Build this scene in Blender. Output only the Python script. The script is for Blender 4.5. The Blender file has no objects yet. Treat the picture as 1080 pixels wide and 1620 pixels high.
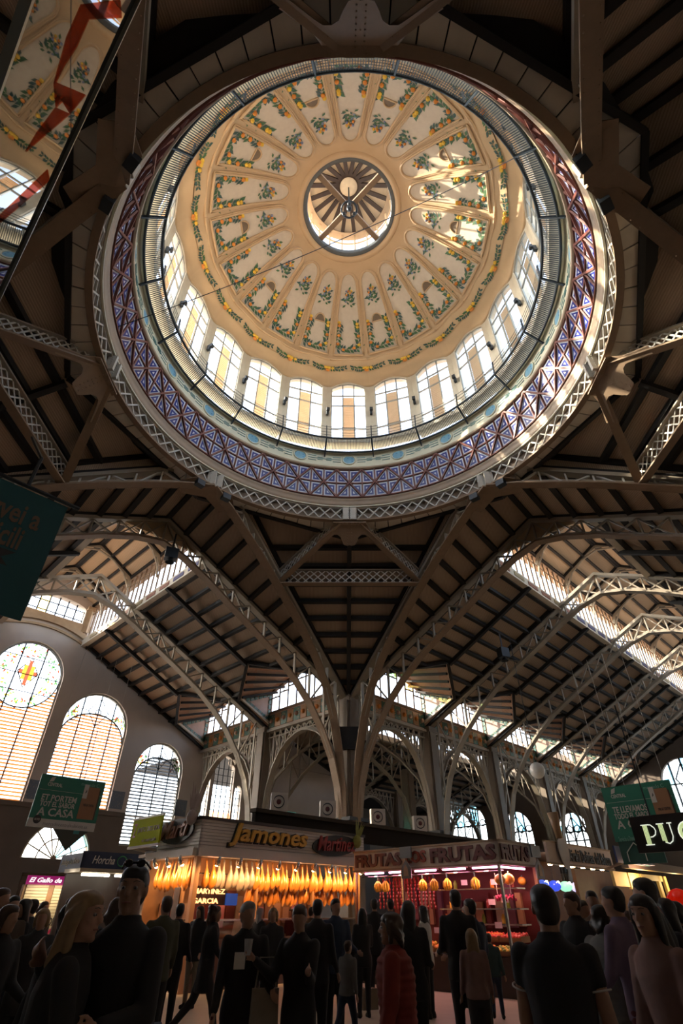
import bpy, math, random
from mathutils import Vector as V, Matrix
random.seed(7)
sc=bpy.context.scene; COL=sc.collection
R_=math.radians
# ---------------- camera, sky, sun, exposure ----------------
cam_d=bpy.data.cameras.new('camera'); cam=bpy.data.objects.new('camera',cam_d); COL.objects.link(cam)
cam_d.sensor_fit='VERTICAL'; cam_d.sensor_height=36.0; cam_d.lens=36*813/1620
cam_d.clip_start=.05; cam_d.clip_end=600
cam.location=(0,0,1.6); cam.rotation_euler=(R_(90+37.8),0,0); sc.camera=cam
w=bpy.data.worlds.new('sky'); sc.world=w; w.use_nodes=True
wn=w.node_tree; bg=wn.nodes['Background']; sky=wn.nodes.new('ShaderNodeTexSky')
SUN_EL=24; SUN_AZ=-77        # degrees; azimuth the sun stands at, clockwise from +Y
sky.sky_type='NISHITA'; sky.sun_disc=False; sky.sun_elevation=R_(SUN_EL); sky.sun_rotation=R_(SUN_AZ)
sky.air_density=1.0; sky.dust_density=1.5; sky.ozone_density=1.0
hs_=wn.nodes.new('ShaderNodeHueSaturation'); hs_.inputs['Saturation'].default_value=.6; wn.links.new(sky.outputs[0],hs_.inputs['Color']); wn.links.new(hs_.outputs[0],bg.inputs[0]); bg.inputs[1].default_value=0.62
sd=bpy.data.lights.new('sun','SUN'); so=bpy.data.objects.new('sun',sd); COL.objects.link(so)
sd.energy=9; sd.angle=R_(.6); sd.color=(1,.86,.66)
dv=V((math.sin(R_(SUN_AZ))*math.cos(R_(SUN_EL)),math.cos(R_(SUN_AZ))*math.cos(R_(SUN_EL)),math.sin(R_(SUN_EL))))
so.rotation_euler=dv.to_track_quat('Z','Y').to_euler(); so.location=(-60,40,60)
vs=sc.view_settings; vs.view_transform='Standard'; vs.look='None'; vs.gamma=1; vs.use_curve_mapping=False; vs.exposure=1.45
# ---------------- materials ----------------
MT={}
def mat(n,c,rough=.7,metal=0,c2=None,scale=6,emit=None,es=0,bump=0,kind='noise',spec=.5):
    if n in MT: return MT[n]
    m=bpy.data.materials.new(n); m.use_nodes=True; nt=m.node_tree; b=nt.nodes['Principled BSDF']
    b.inputs['Roughness'].default_value=rough; b.inputs['Metallic'].default_value=metal
    b.inputs['Specular IOR Level'].default_value=spec
    L=nt.links.new
    tc=nt.nodes.new('ShaderNodeTexCoord')
    if kind=='wave':
        t=nt.nodes.new('ShaderNodeTexWave'); t.inputs['Scale'].default_value=scale; t.inputs['Distortion'].default_value=.6; f=t.outputs['Fac']
    elif kind=='voronoi':
        t=nt.nodes.new('ShaderNodeTexVoronoi'); t.inputs['Scale'].default_value=scale; f=t.outputs['Distance']
    elif kind=='brick':
        t=nt.nodes.new('ShaderNodeTexBrick'); t.inputs['Scale'].default_value=scale; t.inputs['Mortar Size'].default_value=.012; f=t.outputs['Fac']
    else:
        t=nt.nodes.new('ShaderNodeTexNoise'); t.inputs['Scale'].default_value=scale; t.inputs['Detail'].default_value=5; f=t.outputs['Fac']
    L(tc.outputs['Object'],t.inputs['Vector'])
    mx=nt.nodes.new('ShaderNodeMix'); mx.data_type='RGBA'
    c2=c2 or tuple(x*.72 for x in c)
    mx.inputs['A'].default_value=(*c2,1); mx.inputs['B'].default_value=(*c,1)
    if kind=='voronoi':
        rp=nt.nodes.new('ShaderNodeValToRGB'); rp.color_ramp.elements[0].position=.18; rp.color_ramp.elements[1].position=.3
        L(f,rp.inputs[0]); f=rp.outputs[0]
    L(f,mx.inputs['Factor']); L(mx.outputs['Result'],b.inputs['Base Color'])
    if bump:
        bp=nt.nodes.new('ShaderNodeBump'); bp.inputs['Strength'].default_value=bump; bp.inputs['Distance'].default_value=.03
        L(f,bp.inputs['Height']); L(bp.outputs[0],b.inputs['Normal'])
    if emit: b.inputs['Emission Color'].default_value=(*emit,1); b.inputs['Emission Strength'].default_value=es
    MT[n]=m; return m
def glass_mat(n,tint,gl=.08,rough=.05,trans=1.0):
    m=bpy.data.materials.new(n); m.use_nodes=True; nt=m.node_tree; nt.nodes.remove(nt.nodes['Principled BSDF'])
    o=nt.nodes['Material Output']; t=nt.nodes.new('ShaderNodeBsdfTransparent'); t.inputs[0].default_value=(*tint,1)
    g=nt.nodes.new('ShaderNodeBsdfGlossy'); g.inputs['Roughness'].default_value=rough
    x=nt.nodes.new('ShaderNodeMixShader'); x.inputs[0].default_value=gl
    nt.links.new(t.outputs[0],x.inputs[1]); nt.links.new(g.outputs[0],x.inputs[2]); nt.links.new(x.outputs[0],o.inputs[0]); MT[n]=m; return m
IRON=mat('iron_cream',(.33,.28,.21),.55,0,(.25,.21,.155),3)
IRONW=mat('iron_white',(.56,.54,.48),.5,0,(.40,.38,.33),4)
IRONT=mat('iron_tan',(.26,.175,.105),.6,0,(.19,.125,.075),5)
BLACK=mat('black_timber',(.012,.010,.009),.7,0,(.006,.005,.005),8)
BOARD=mat('boarding',(.42,.31,.22),.8,0,(.31,.225,.155),5,kind='wave',bump=.3)
BOARDO=mat('boarding_warm_lit',(.52,.30,.19),.8,0,(.36,.20,.13),5,kind='wave',bump=.3)  # copy of the boarding with warm bounced light put into its colour
SOFFIT=mat('soffit_plank',(.66,.59,.48),.7,0,(.50,.44,.35),2.5)
CREAM=mat('dome_cream',(.60,.42,.24),.7,0,(.51,.345,.19),2)
FIELD=mat('dome_field',(.63,.53,.40),.45,0,(.49,.40,.29),4.5,kind='noise')
PLAS=mat('drum_plaster',(.62,.56,.45),.7,0,(.46,.40,.31),3)
PALE=mat('cornice_pale',(.60,.56,.44),.55,0,(.50,.49,.36),3)
BROWN=mat('moulding_brown',(.36,.26,.17),.5,0,(.27,.19,.12),4)
TILE=mat('blue_tile',(.62,.64,.70),.25,0,(.50,.53,.62),6); TILEB=mat('tile_blue_glaze',(.02,.035,.22),.2,0,(.012,.02,.14),9)
RED=mat('red_bar',(.17,.04,.022),.45,0,(.10,.028,.018),6)
BLUE=mat('medallion_blue',(.16,.32,.42),.3,0,(.03,.11,.24),6,kind='voronoi')
TEALL=mat('tile_line',(.10,.22,.22),.4)
LEAF=mat('leaf_green',(.035,.10,.03),.5,0,(.05,.14,.05),9)
LEAF2=mat('leaf_dark',(.03,.06,.05),.5,0,(.03,.10,.08),9)
ORA=mat('fruit_orange',(.75,.28,.03),.45,0,(.55,.16,.02),8)
LEM=mat('fruit_lemon',(.80,.52,.05),.45,0,(.65,.36,.03),8)
FLOW=mat('flower_blue',(.10,.16,.34),.5,0,(.25,.25,.30),8)
STEEL=mat('dark_steel',(.03,.04,.05),.45,.3)
GLASS=glass_mat('clear_glass',(.93,.97,1.0),.06)
GLASSC=glass_mat('clerestory_glass',(.66,.67,.69),.05)
GLASSY=glass_mat('yellow_glass',(1,.72,.25),.05)
GLASSG=glass_mat('green_glass',(.45,.8,.3),.05)
GLASSB=glass_mat('blue_glass',(.25,.6,.8),.05)
GLASSR=glass_mat('red_glass',(.9,.35,.2),.05)
SLATD=mat('dome_louver',(.72,.62,.46),.6,0,(.6,.5,.36),5)
SLAT=mat('louver_slat',(.62,.44,.25),.6,0,(.48,.32,.17),5)
def translucent(m,f):
    nt=m.node_tree; b=nt.nodes['Principled BSDF']; t=nt.nodes.new('ShaderNodeBsdfTranslucent'); t.inputs[0].default_value=(.75,.42,.16,1); x=nt.nodes.new('ShaderNodeMixShader'); x.inputs[0].default_value=f
    nt.links.new(b.outputs[0],x.inputs[1]); nt.links.new(t.outputs[0],x.inputs[2]); nt.links.new(x.outputs[0],nt.nodes['Material Output'].inputs[0])
translucent(SLAT,.5); translucent(SLATD,.25)
SLATSH=mat('louver_slat_shaded',(.20,.24,.30),.6,0,(.14,.17,.22),5)  # darker, bluer copy of the louver slat: shade put into the colour
WALL=mat('grey_plaster',(.58,.51,.45),.85,0,(.42,.37,.32),.9,bump=.15)
STONE=mat('brown_stone',(.17,.13,.10),.85,0,(.11,.085,.065),1.2,bump=.2)
FLOOR=mat('floor_terrazzo',(.40,.35,.29),.5,0,(.32,.275,.225),2.5)
ROOFX=mat('roof_tiles_outside',(.52,.38,.28),.85,0,(.40,.27,.2),3)
GROUND=mat('paving_outside',(.45,.42,.38),.9)
BRICKW=mat('lantern_brick',(.45,.33,.20),.8,0,(.30,.2,.12),3)
TILEG=mat('frieze_green',(.05,.13,.10),.35,0,(.40,.26,.10),7,kind='voronoi')
TILEP=mat('frieze_pink',(.50,.33,.25),.5,0,(.40,.26,.19),5)
# ---------------- mesh builder ----------------
OFF={}
class MB:
    def __init__(s): s.v=[]; s.f=[]; s.m=[]; s.mi=0
    def add(s,vs,fs):
        b=len(s.v); s.v+=[tuple(x) for x in vs]; s.f+=[tuple(i+b for i in f) for f in fs]; s.m+=[s.mi]*len(fs); return s
    def hexa(s,p):   # 8 points: bottom 4 ring, top 4 ring
        return s.add(p,[(3,2,1,0),(4,5,6,7),(0,1,5,4),(1,2,6,5),(2,3,7,6),(3,0,4,7)])
    def box(s,c,sx,sy,sz,rz=0):
        ca,sa=math.cos(rz),math.sin(rz); P=[]
        for dz in (-.5,.5):
            for dx,dy in ((-.5,-.5),(.5,-.5),(.5,.5),(-.5,.5)):
                x,y=dx*sx,dy*sy; P.append((c[0]+x*ca-y*sa,c[1]+x*sa+y*ca,c[2]+dz*sz))
        return s.hexa(P)
    def bar(s,p,q,w_,h,side=None):
        p=V(p);q=V(q);d=(q-p).normalized()
        side=V(side) if side is not None else (d.cross(V((0,0,1))) if abs(d.z)<.98 else V((1,0,0)))
        side=(side-d*side.dot(d)).normalized(); n=side.cross(d)
        o=[(-.5,-.5),(.5,-.5),(.5,.5),(-.5,.5)]
        return s.hexa([p+side*a*w_+n*b*h for a,b in o]+[q+side*a*w_+n*b*h for a,b in o])
    def sweep(s,pts,side,w_,h,closed=False):
        pts=[V(p) for p in pts]; side_f=side if callable(side) else (lambda i:V(side)); n=len(pts); vs=[]; fs=[]
        for i,p in enumerate(pts):
            a=pts[(i-1)%n] if closed or i>0 else p; b=pts[(i+1)%n] if closed or i<n-1 else p
            t=(b-a).normalized(); sv=side_f(i); sv=(sv-t*sv.dot(t)).normalized(); nv=sv.cross(t)
            for x,y in ((-.5,-.5),(.5,-.5),(.5,.5),(-.5,.5)): vs.append(p+sv*x*w_+nv*y*h)
        m=n if closed else n-1
        for i in range(m):
            j=(i+1)%n
            for k in range(4): fs.append((i*4+k,i*4+(k+1)%4,j*4+(k+1)%4,j*4+k))
        if not closed: fs+= [(3,2,1,0),tuple(4*(n-1)+k for k in range(4))]
        return s.add(vs,fs)
    def tube(s,pts,r,n=6,closed=False):
        pts=[V(p) for p in pts]; N=len(pts); vs=[];fs=[]; ref=None
        rr=r if isinstance(r,(list,tuple)) else [r]*N
        for i,p in enumerate(pts):
            a=pts[(i-1)%N] if closed or i>0 else p; b=pts[(i+1)%N] if closed or i<N-1 else p
            t=(b-a).normalized()
            if ref is None: ref=t.orthogonal().normalized()
            ref=(ref-t*ref.dot(t)).normalized(); bn=t.cross(ref)
            for k in range(n):
                an=2*math.pi*k/n; vs.append(p+(ref*math.cos(an)+bn*math.sin(an))*rr[i])
        for i in range(N if closed else N-1):
            j=(i+1)%N
            for k in range(n): fs.append((i*n+k,i*n+(k+1)%n,j*n+(k+1)%n,j*n+k))
        if not closed: fs+=[tuple(range(n-1,-1,-1)),tuple((N-1)*n+k for k in range(n))]
        return s.add(vs,fs)
    def lathe(s,prof,n=80,c=(0,0),a0=0,a1=360,caps=False,fac=None):
        full=abs(a1-a0-360)<1e-6; m=n if full else n+1; vs=[];fs=[]; k=len(prof)
        for i in range(m):
            a=R_(a0+(a1-a0)*i/n)
            for r,z in prof: vs.append((c[0]+r*math.sin(a),c[1]+r*math.cos(a),z))
        for i in range(n):
            j=(i+1)%m
            for t in range(k-1): fs.append((i*k+t,i*k+t+1,j*k+t+1,j*k+t))
        return s.add(vs,fs)
    def prism(s,poly,vec):
        poly=[V(p) for p in poly]; n=len(poly); vec=V(vec)
        return s.add(poly+[p+vec for p in poly],[tuple(range(n-1,-1,-1)),tuple(range(n,2*n))]+[(i,(i+1)%n,n+(i+1)%n,n+i) for i in range(n)])
    def ball(s,c,rx,ry=None,rz=None,n=10,m=7,axes=None):
        ry=ry or rx; rz=rz or rx; vs=[];fs=[];c=V(c)
        for j in range(m+1):
            th=math.pi*j/m
            for i in range(n):
                a=2*math.pi*i/n; l=V((rx*math.sin(th)*math.cos(a),ry*math.sin(th)*math.sin(a),rz*math.cos(th)))
                vs.append(c+(axes@l if axes else l))
        for j in range(m):
            for i in range(n):
                i2=(i+1)%n; fs.append((j*n+i,(j+1)*n+i,(j+1)*n+i2,j*n+i2))
        return s.add(vs,fs)
    def mesh(s,name,mats,off=(0,0,0),smooth=False):
        me=bpy.data.meshes.new(name); o=V(off)
        me.from_pydata([(x-o.x,y-o.y,z-o.z) for x,y,z in s.v],[],s.f)
        for m_ in (mats if isinstance(mats,(list,tuple)) else [mats]): me.materials.append(m_)
        if any(s.m): me.polygons.foreach_set('material_index',s.m)
        if smooth: me.polygons.foreach_set('use_smooth',[True]*len(s.f))
        me.validate(); me.update(); return me
def link(name,data,parent=None,loc=(0,0,0)):
    o=bpy.data.objects.new(name,data); COL.objects.link(o)
    if parent: o.parent=parent
    o.location=loc; return o
def thing(name,label,cat,loc=(0,0,0),group=None,structure=False):
    o=link(name,None,None,loc); o.empty_display_size=.2
    if structure: o['kind']='structure'
    else: o['label']=label; o['category']=cat
    if group: o['group']=group
    OFF[o.name]=V(loc); return o
def tag(o,label,cat,group=None,kind=None):
    o['label']=label; o['category']=cat
    if group: o['group']=group
    if kind: o['kind']=kind
    return o
def wloc(p): return OFF.get(p.name,V((0,0,0))) if p else V((0,0,0))
def part(name,mb,m,parent=None,smooth=False,stuff=False,label=None):
    off=wloc(parent); o=link(name,mb.mesh(name,m,off,smooth),parent); OFF[o.name]=off
    if stuff: o['kind']='stuff'
    if label: o['label']=label
    return o
def top(name,mb,m,label,cat,loc=None,group=None,smooth=False):
    loc=V(loc) if loc is not None else V((0,0,0))
    o=link(name,mb.mesh(name,m,loc,smooth),None,loc); OFF[o.name]=loc; return tag(o,label,cat,group)
def struct(name,mb,m,smooth=False):
    o=link(name,mb.mesh(name,m,(0,0,0),smooth)); o['kind']='structure'; OFF[o.name]=V((0,0,0)); return o
UC={}
def ubar(name,p,q,w_,h,m,parent,side=None):
    """a straight bar sharing one unit-cube mesh per material"""
    if m.name not in UC: UC[m.name]=MB().box((0,0,0),1,1,1).mesh('bar',m)
    p=V(p);q=V(q);d=q-p;L=d.length;d=d/L
    side=V(side) if side is not None else (d.cross(V((0,0,1))) if abs(d.z)<.98 else V((1,0,0)))
    side=(side-d*side.dot(d)).normalized(); n=side.cross(d)
    o=bpy.data.objects.new(name,UC[m.name]); COL.objects.link(o); o.parent=parent
    c=(p+q)/2-wloc(parent)
    o.matrix_local=Matrix(((side.x*w_,d.x*L,n.x*h,c.x),(side.y*w_,d.y*L,n.y*h,c.y),(side.z*w_,d.z*L,n.z*h,c.z),(0,0,0,1)))
    return o
def inst(name,me,parent,loc=(0,0,0),rz=0,rot=None,scale=None):
    o=bpy.data.objects.new(name,me); COL.objects.link(o); o.parent=parent; o.location=loc
    o.rotation_euler=rot or (0,0,rz)
    if scale: o.scale=scale
    return o
# ---------------- frames of the building ----------------
C0=V((.37,10.70,0)); q=2**-.5
ARM={'L':(V((-q,q,0)),V((q,q,0))),'R':(V((q,q,0)),V((-q,q,0))),'NL':(V((-q,-q,0)),V((-q,q,0))),'NR':(V((q,-q,0)),V((q,q,0)))}
def A(arm,u,v,z): a,l=ARM[arm]; p=C0+a*u+l*v; return V((p.x,p.y,z))
def pol(r,deg,z): a=R_(deg); return V((C0.x+r*math.sin(a),C0.y+r*math.cos(a),z))
# ---------------- floor and outside ground ----------------
struct('floor',MB().box((0,20,-.1),130,130,.2),FLOOR)
def rotc(o,deg): o.rotation_euler=(0,0,-R_(deg)); return o
def swept(name,me_name,mb,m,parent,degs,smooth=False):
    """one part repeated around the dome axis, sharing its mesh; mb is modelled at azimuth 0 about the axis"""
    me=mb.mesh(name,m,(C0.x,C0.y,0),smooth); out=[]
    for d in degs:
        o=link(name,me,parent,(0,0,-wloc(parent).z)); rotc(o,d); OFF[o.name]=V((0,0,0)); out.append(o)
    return out
DEG20=[18*k for k in range(20)]; DEG20h=[18*k+9 for k in range(20)]
# ---------------- the dome ----------------
dome=thing('dome','great cream dome with painted fruit garlands between raised ribs','dome',(C0.x,C0.y,0))
DP=[(7.30,24.62),(6.75,24.92),(6.15,25.40),(5.55,26.02),(4.85,26.66),(4.2,27.2),(3.6,27.62),(3.0,28.0),(2.6,28.22),(2.2,28.4)]
def dprof(t):   # t in 0..1 from panel bottom (r 6.15) to panel top (r 2.95)
    r=6.15+(2.95-6.15)*t
    for (r0,z0),(r1,z1) in zip(DP,DP[1:]):
        if r0>=r>=r1: return r,z0+(z1-z0)*(r0-r)/(r0-r1)
def dsurf(x,t,off=0):   # x lateral metres, t along the panel, off inward
    r,z=dprof(t); r2,z2=dprof(min(1,t+.02)) if t<.98 else dprof(t-.02)
    dr,dz=(r2-r,z2-z) if t<.98 else (r-r2,z-z2)
    l=math.hypot(dr,dz); nr,nz=-dz/l,dr/l         # pointing inward / down
    if nz>0: nr,nz=-nr,-nz
    R2=r*math.cos(math.pi/20) if False else r
    return V((C0.x+x,C0.y+math.sqrt(max(.01,R2*R2-x*x))+nr*off,z+nz*off))
sh=MB(); sh.lathe([(r,z) for r,z in DP[1:]],120,(C0.x,C0.y)); sh.lathe([(r+.25,z+.3) for r,z in DP],60,(C0.x,C0.y))
part('shell',sh,CREAM,dome,True)
def hw(t): r,_=dprof(t); return r*math.sin(R_(9))-(.19-.08*t)
# panel field with a round head
ts=[i/14 for i in range(15)]; HEAD=.86
def half(t):
    h=hw(t)
    if t>HEAD: k=(t-HEAD)/(1-HEAD); h*=math.sqrt(max(0,1-k*k))
    return max(h,.01)
ts=[i/12*HEAD for i in range(13)]+[HEAD+(1-HEAD)*math.sin(math.pi/2*k/6) for k in range(1,7)]
fm=MB(); vs_=[];fs_=[]
for t in ts:
    h=half(t)
    for k in range(5): vs_.append(dsurf(-h+2*h*k/4,min(t,1),.02))
for i in range(len(ts)-1):
    for k in range(4): fs_.append((i*5+k,i*5+k+1,(i+1)*5+k+1,(i+1)*5+k))
fm.add(vs_,fs_); swept('panel_field','pf',fm,FIELD,dome,DEG20,True)
out=[dsurf(-half(t),t,.03) for t in ts]+[dsurf(half(t),t,.03) for t in reversed(ts[:-1])]
bm_=MB().tube(out,.05,6,True); bm_.tube([p+(V((C0.x,C0.y,p.z-3))-p)*.004+V((0,0,0)) for p in out],.05,5,True)
o2=[dsurf(-half(t)-.07,t,.03) for t in ts]+[dsurf(half(t)+.07,min(t+.0,1),.03) for t in reversed(ts[:-1])]
bm_.tube(o2,.035,5,True)
swept('panel_moulding','pm',bm_,CREAM,dome,DEG20,True)
# painted fruit: thin glazed pieces laid on the panels
def leafq(mb,P,x,t,ang,l,w_,off=.045):
    ca,sa=math.cos(ang),math.sin(ang); sl=4.6
    def g(a,b): return P(x+a*ca-b*sa,t+(a*sa+b*ca)/sl,off)
    mb.add([g(0,0),g(l*.5,-w_/2),g(l,0),g(l*.5,w_/2)],[(0,1,2,3)])
def wreath(P,half_w,t0,t1,seed):
    rn=random.Random(seed); mb=MB(); path=[]
    for i in range(9): path.append((-half_w*(1-.28*(1-i/8)),t1+(t0-t1)*i/8))
    path+= [(-half_w+2*half_w*i/7,t0-.004) for i in range(1,7)]
    path+= [(half_w*(1-.28*(i/8)),t0+(t1-t0)*i/8) for i in range(9)]
    for i,(x,t) in enumerate(path):
        j=min(i+1,len(path)-1); i0=max(0,j-1); ang=math.atan2((path[j][1]-path[i0][1])*4.6,path[j][0]-path[i0][0])
        for s_ in (-1,1):
            mb.mi=rn.choice((0,0,1)); leafq(mb,P,x,t,ang+s_*rn.uniform(.5,1.1),rn.uniform(.24,.36),.14)
        if i%3==1 or i in (0,len(path)-1):
            mb.mi=rn.choice((2,2,3)); c=P(x+rn.uniform(-.05,.05),t+rn.uniform(-.01,.015),.06); mb.ball(c,.095,.095,.06,8,5)
    return mb
wr=wreath(lambda x,t,o:dsurf(x,max(0,min(t,1)),o),.62,.075,.37,3)
swept('citrus_wreath','wr',wr,[LEAF,LEAF2,ORA,LEM],dome,DEG20)
def spray(seed):
    rn=random.Random(seed); mb=MB()
    P=lambda x,t,o:dsurf(x,max(0,min(t,1)),o)
    for k in range(34):
        tt=rn.uniform(0,1); t=.60+.19*tt; wmax=.26*(.25+.75*math.sin(math.pi*min(1,.15+.8*tt))) ; x=rn.uniform(-wmax,wmax)
        mb.mi=rn.choice((0,0,1,4 if abs(x)<.14 else 1)); leafq(mb,P,x,t,rn.uniform(0,6.28),rn.uniform(.16,.26),.11)
    for k in range(7):
        t=rn.uniform(.66,.78); x=rn.uniform(-.17,.17); mb.mi=rn.choice((2,3,2,4)); mb.ball(P(x,t,.06),.06,.06,.04,7,5)
    return mb
swept('flower_spray','sp',spray(5),[LEAF,LEAF2,ORA,LEM,FLOW],dome,DEG20)
def gsurf(x,t,off):   # lower band between window heads and panels, t 0..1
    r=7.0+(6.4-7.0)*t; z=24.79+(25.2-24.79)*t
    return V((C0.x+x,C0.y+math.sqrt(r*r-x*x)-off*.6,z-off*.8))
def garland(seed):
    rn=random.Random(seed); mb=MB()
    for i in range(17):
        x=-.82+1.64*i/16; t=.68-.42*(1-(x/1.0)**2)*.6
        for s_ in (-1,1):
            mb.mi=rn.choice((0,1,1)); leafq(mb,lambda a,b,o,t=t:gsurf(a,t+(b-t)*6.0,o),x,t,s_*rn.uniform(.4,1.2)+(0 if x>0 else math.pi),rn.uniform(.15,.23),.10)
    for k in range(7):
        x=rn.uniform(-.2,.2); mb.mi=rn.choice((2,3,3)); mb.ball(gsurf(x,.42+rn.uniform(-.15,.15),.05),.09,.09,.06,8,5)
    return mb
swept('leaf_garland','gl',garland(9),[LEAF,LEAF2,ORA,LEM],dome,DEG20h)
# vents on every second panel
vm=MB(); t0v,t1v=.36,.455; pts=[]
for k in range(9):
    a=math.pi*k/8; pts.append((.27*math.cos(a),t0v+(t1v-t0v)*math.sin(a)*1.0))
P0=[dsurf(x,t,.03) for x,t in pts]; vm.add(P0,[tuple(range(9))])
fr=MB().tube([dsurf(x,t,.04) for x,t in pts],.035,5,True)
swept('vent_niche','vn',vm,mat('vent_brown',(.20,.14,.085),.7,0,(.14,.095,.055),6),dome,[18+36*k for k in range(10)])
swept('vent_frame','vf',fr,CREAM,dome,[18+36*k for k in range(10)],True)
# window heads band: scalloped lip over each drum window, and the line moulding over it
lip=MB(); N_=12; RW=7.45
def harch(x): return 24.22+.34*(1-(x/.95)**2) if abs(x)<.95 else 24.22
xs=[-1.17+2.34*i/24 for i in range(25)]
va=[];fa=[]
for x in xs:
    zz=harch(x); yy=math.sqrt(RW*RW-x*x)
    va+= [V((C0.x+x,C0.y+yy-.0,zz)),V((C0.x+x*.985,C0.y+yy-.14,zz-.02)),V((C0.x+x*.985,C0.y+yy-.16,zz+.10)),V((C0.x+x*.96,C0.y+math.sqrt(7.1**2-x*x),24.78)),V((C0.x+x*.92,C0.y+math.sqrt(6.78**2-x*x*.85),24.95))]
for i in range(24):
    for k in range(4): fa.append((i*5+k,i*5+k+1,(i+1)*5+k+1,(i+1)*5+k))
lip.add(va,fa); swept('window_head','wh',lip,CREAM,dome,DEG20,True)
ln=MB().tube([V((C0.x+x,C0.y+math.sqrt(6.32**2-x*x)-.02,25.26+.05*math.cos(x*3))) for x in [-.98+1.96*i/8 for i in range(9)]],.055,5)
swept('band_moulding','bn',ln,CREAM,dome,DEG20,True)
# oculus rim
rim=MB().lathe([(2.22,28.36),(2.05,28.36),(2.02,28.62),(2.22,28.7)],64,(C0.x,C0.y)); part('oculus_rim',rim,mat('rim_grey',(.12,.13,.13),.5),dome,True)
part('oculus_moulding',MB().lathe([(2.5,28.26),(2.42,28.2),(2.3,28.26),(2.22,28.34)],64,(C0.x,C0.y)),CREAM,dome,True)
# ---------------- lantern on the dome ----------------
lan=thing('dome_lantern','small glazed lantern with dark spokes over the eye of the dome','lantern',(C0.x,C0.y,28.4))
def lpart(name,mb,m,sm=False): return part(name,mb,m,lan,sm)
lpart('sill_ring',MB().lathe([(2.3,28.55),(2.12,28.55),(2.12,28.8),(2.3,28.8)],64,(C0.x,C0.y)),CREAM)
for k in range(20): ubar('mullion',pol(2.15,18*k+9,28.8),pol(2.15,18*k+9,30.45),.07,.07,CREAM,lan)
lpart('transom',MB().lathe([(2.13,29.55),(2.18,29.55),(2.18,29.63),(2.13,29.63),(2.13,29.55)],60,(C0.x,C0.y)),CREAM)
gm=MB(); 
a=pol(2.16,-9,28.8);b=pol(2.16,9,28.8)
gm.add([a,b,V((b.x,b.y,30.4)),V((a.x,a.y,30.4))],[(0,1,2,3)]); swept('pane','lp',gm,GLASS,lan,DEG20)
lpart('eaves_ring',MB().lathe([(1.95,30.40),(2.35,30.40),(2.35,30.55),(1.95,30.55),(1.95,30.40)],64,(C0.x,C0.y)),BROWN)
lpart('roof_cone',MB().lathe([(2.35,30.55),(.42,31.35),(.02,31.4)],60,(C0.x,C0.y)),mat('lantern_boards',(.88,.74,.55),.7,0,(.74,.6,.44),3),True)
for k in range(20): ubar('spoke',pol(.42,18*k+9,31.28),pol(2.0,18*k+9,30.5),.19,.12,mat('spoke_brown',(.035,.018,.012),.6),lan)
lpart('hub_disc',MB().lathe([(.45,31.18),(.4,31.1),(.02,31.08)],32,(C0.x,C0.y)),mat('hub_cream',(.7,.58,.42),.5),True)
lpart('hub_rod',MB().tube([pol(.0,0,31.1),pol(0,0,28.9)],.035,8),STEEL)
for k in range(4):
    lpart('brace_arm',MB().bar(pol(.3,45+90*k,28.62),pol(2.12,45+90*k,28.62),.24,.16),IRONT)
lpart('lamp_ring',MB().tube([pol(.37,15*k,28.45) for k in range(24)],.05,8,True),STEEL,True)
lpart('lamp_core',MB().lathe([(.02,28.4),(.11,28.45),(.12,28.7),(.02,28.8)],16,(C0.x,C0.y)),STEEL,True)
for k in range(3): lpart('lamp_head',MB().ball(pol(.3,60+120*k,28.36),.1,.1,.12),STEEL,True)
# ---------------- drum with twenty windows ----------------
drum=thing('dome_drum','circular drum of twenty tall glazed windows under the dome','drum',(C0.x,C0.y,19.7))
wb=MB(); WY=7.45*math.cos(R_(9))+.0; HWN=.90; E=7.45*math.sin(R_(9))
def dw(x,z,dy=0): return V((C0.x+x,C0.y+7.40+dy,z))
for s_ in (-1,1):
    wb.hexa([dw(s_*HWN,20.05,-.10),dw(s_*E,20.05,-.10),dw(s_*E,20.05,.25),dw(s_*HWN,20.05,.25),dw(s_*HWN,24.3,-.10),dw(s_*E,24.3,-.10),dw(s_*E,24.3,.25),dw(s_*HWN,24.3,.25)])
hp=[(-HWN+2*HWN*i/12) for i in range(13)]
for x0,x1 in zip(hp,hp[1:]):
    z0=24.15+.36*(1-(x0/HWN)**2);z1=24.15+.36*(1-(x1/HWN)**2)
    wb.hexa([dw(x0,z0,-.1),dw(x1,z1,-.1),dw(x1,z1,.25),dw(x0,z0,.25),dw(x0,25,-.1),dw(x1,25,-.1),dw(x1,25,.25),dw(x0,25,.25)])
for s_ in (-1,1): wb.box((C0.x+s_*(HWN+E)/2,C0.y+7.5,24.65),E-HWN,.3,.75)
wb.box((C0.x,C0.y+7.45,19.95),2*E,.5,.25)
swept('wall_bay','wb',wb,PLAS,drum,DEG20)
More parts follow.
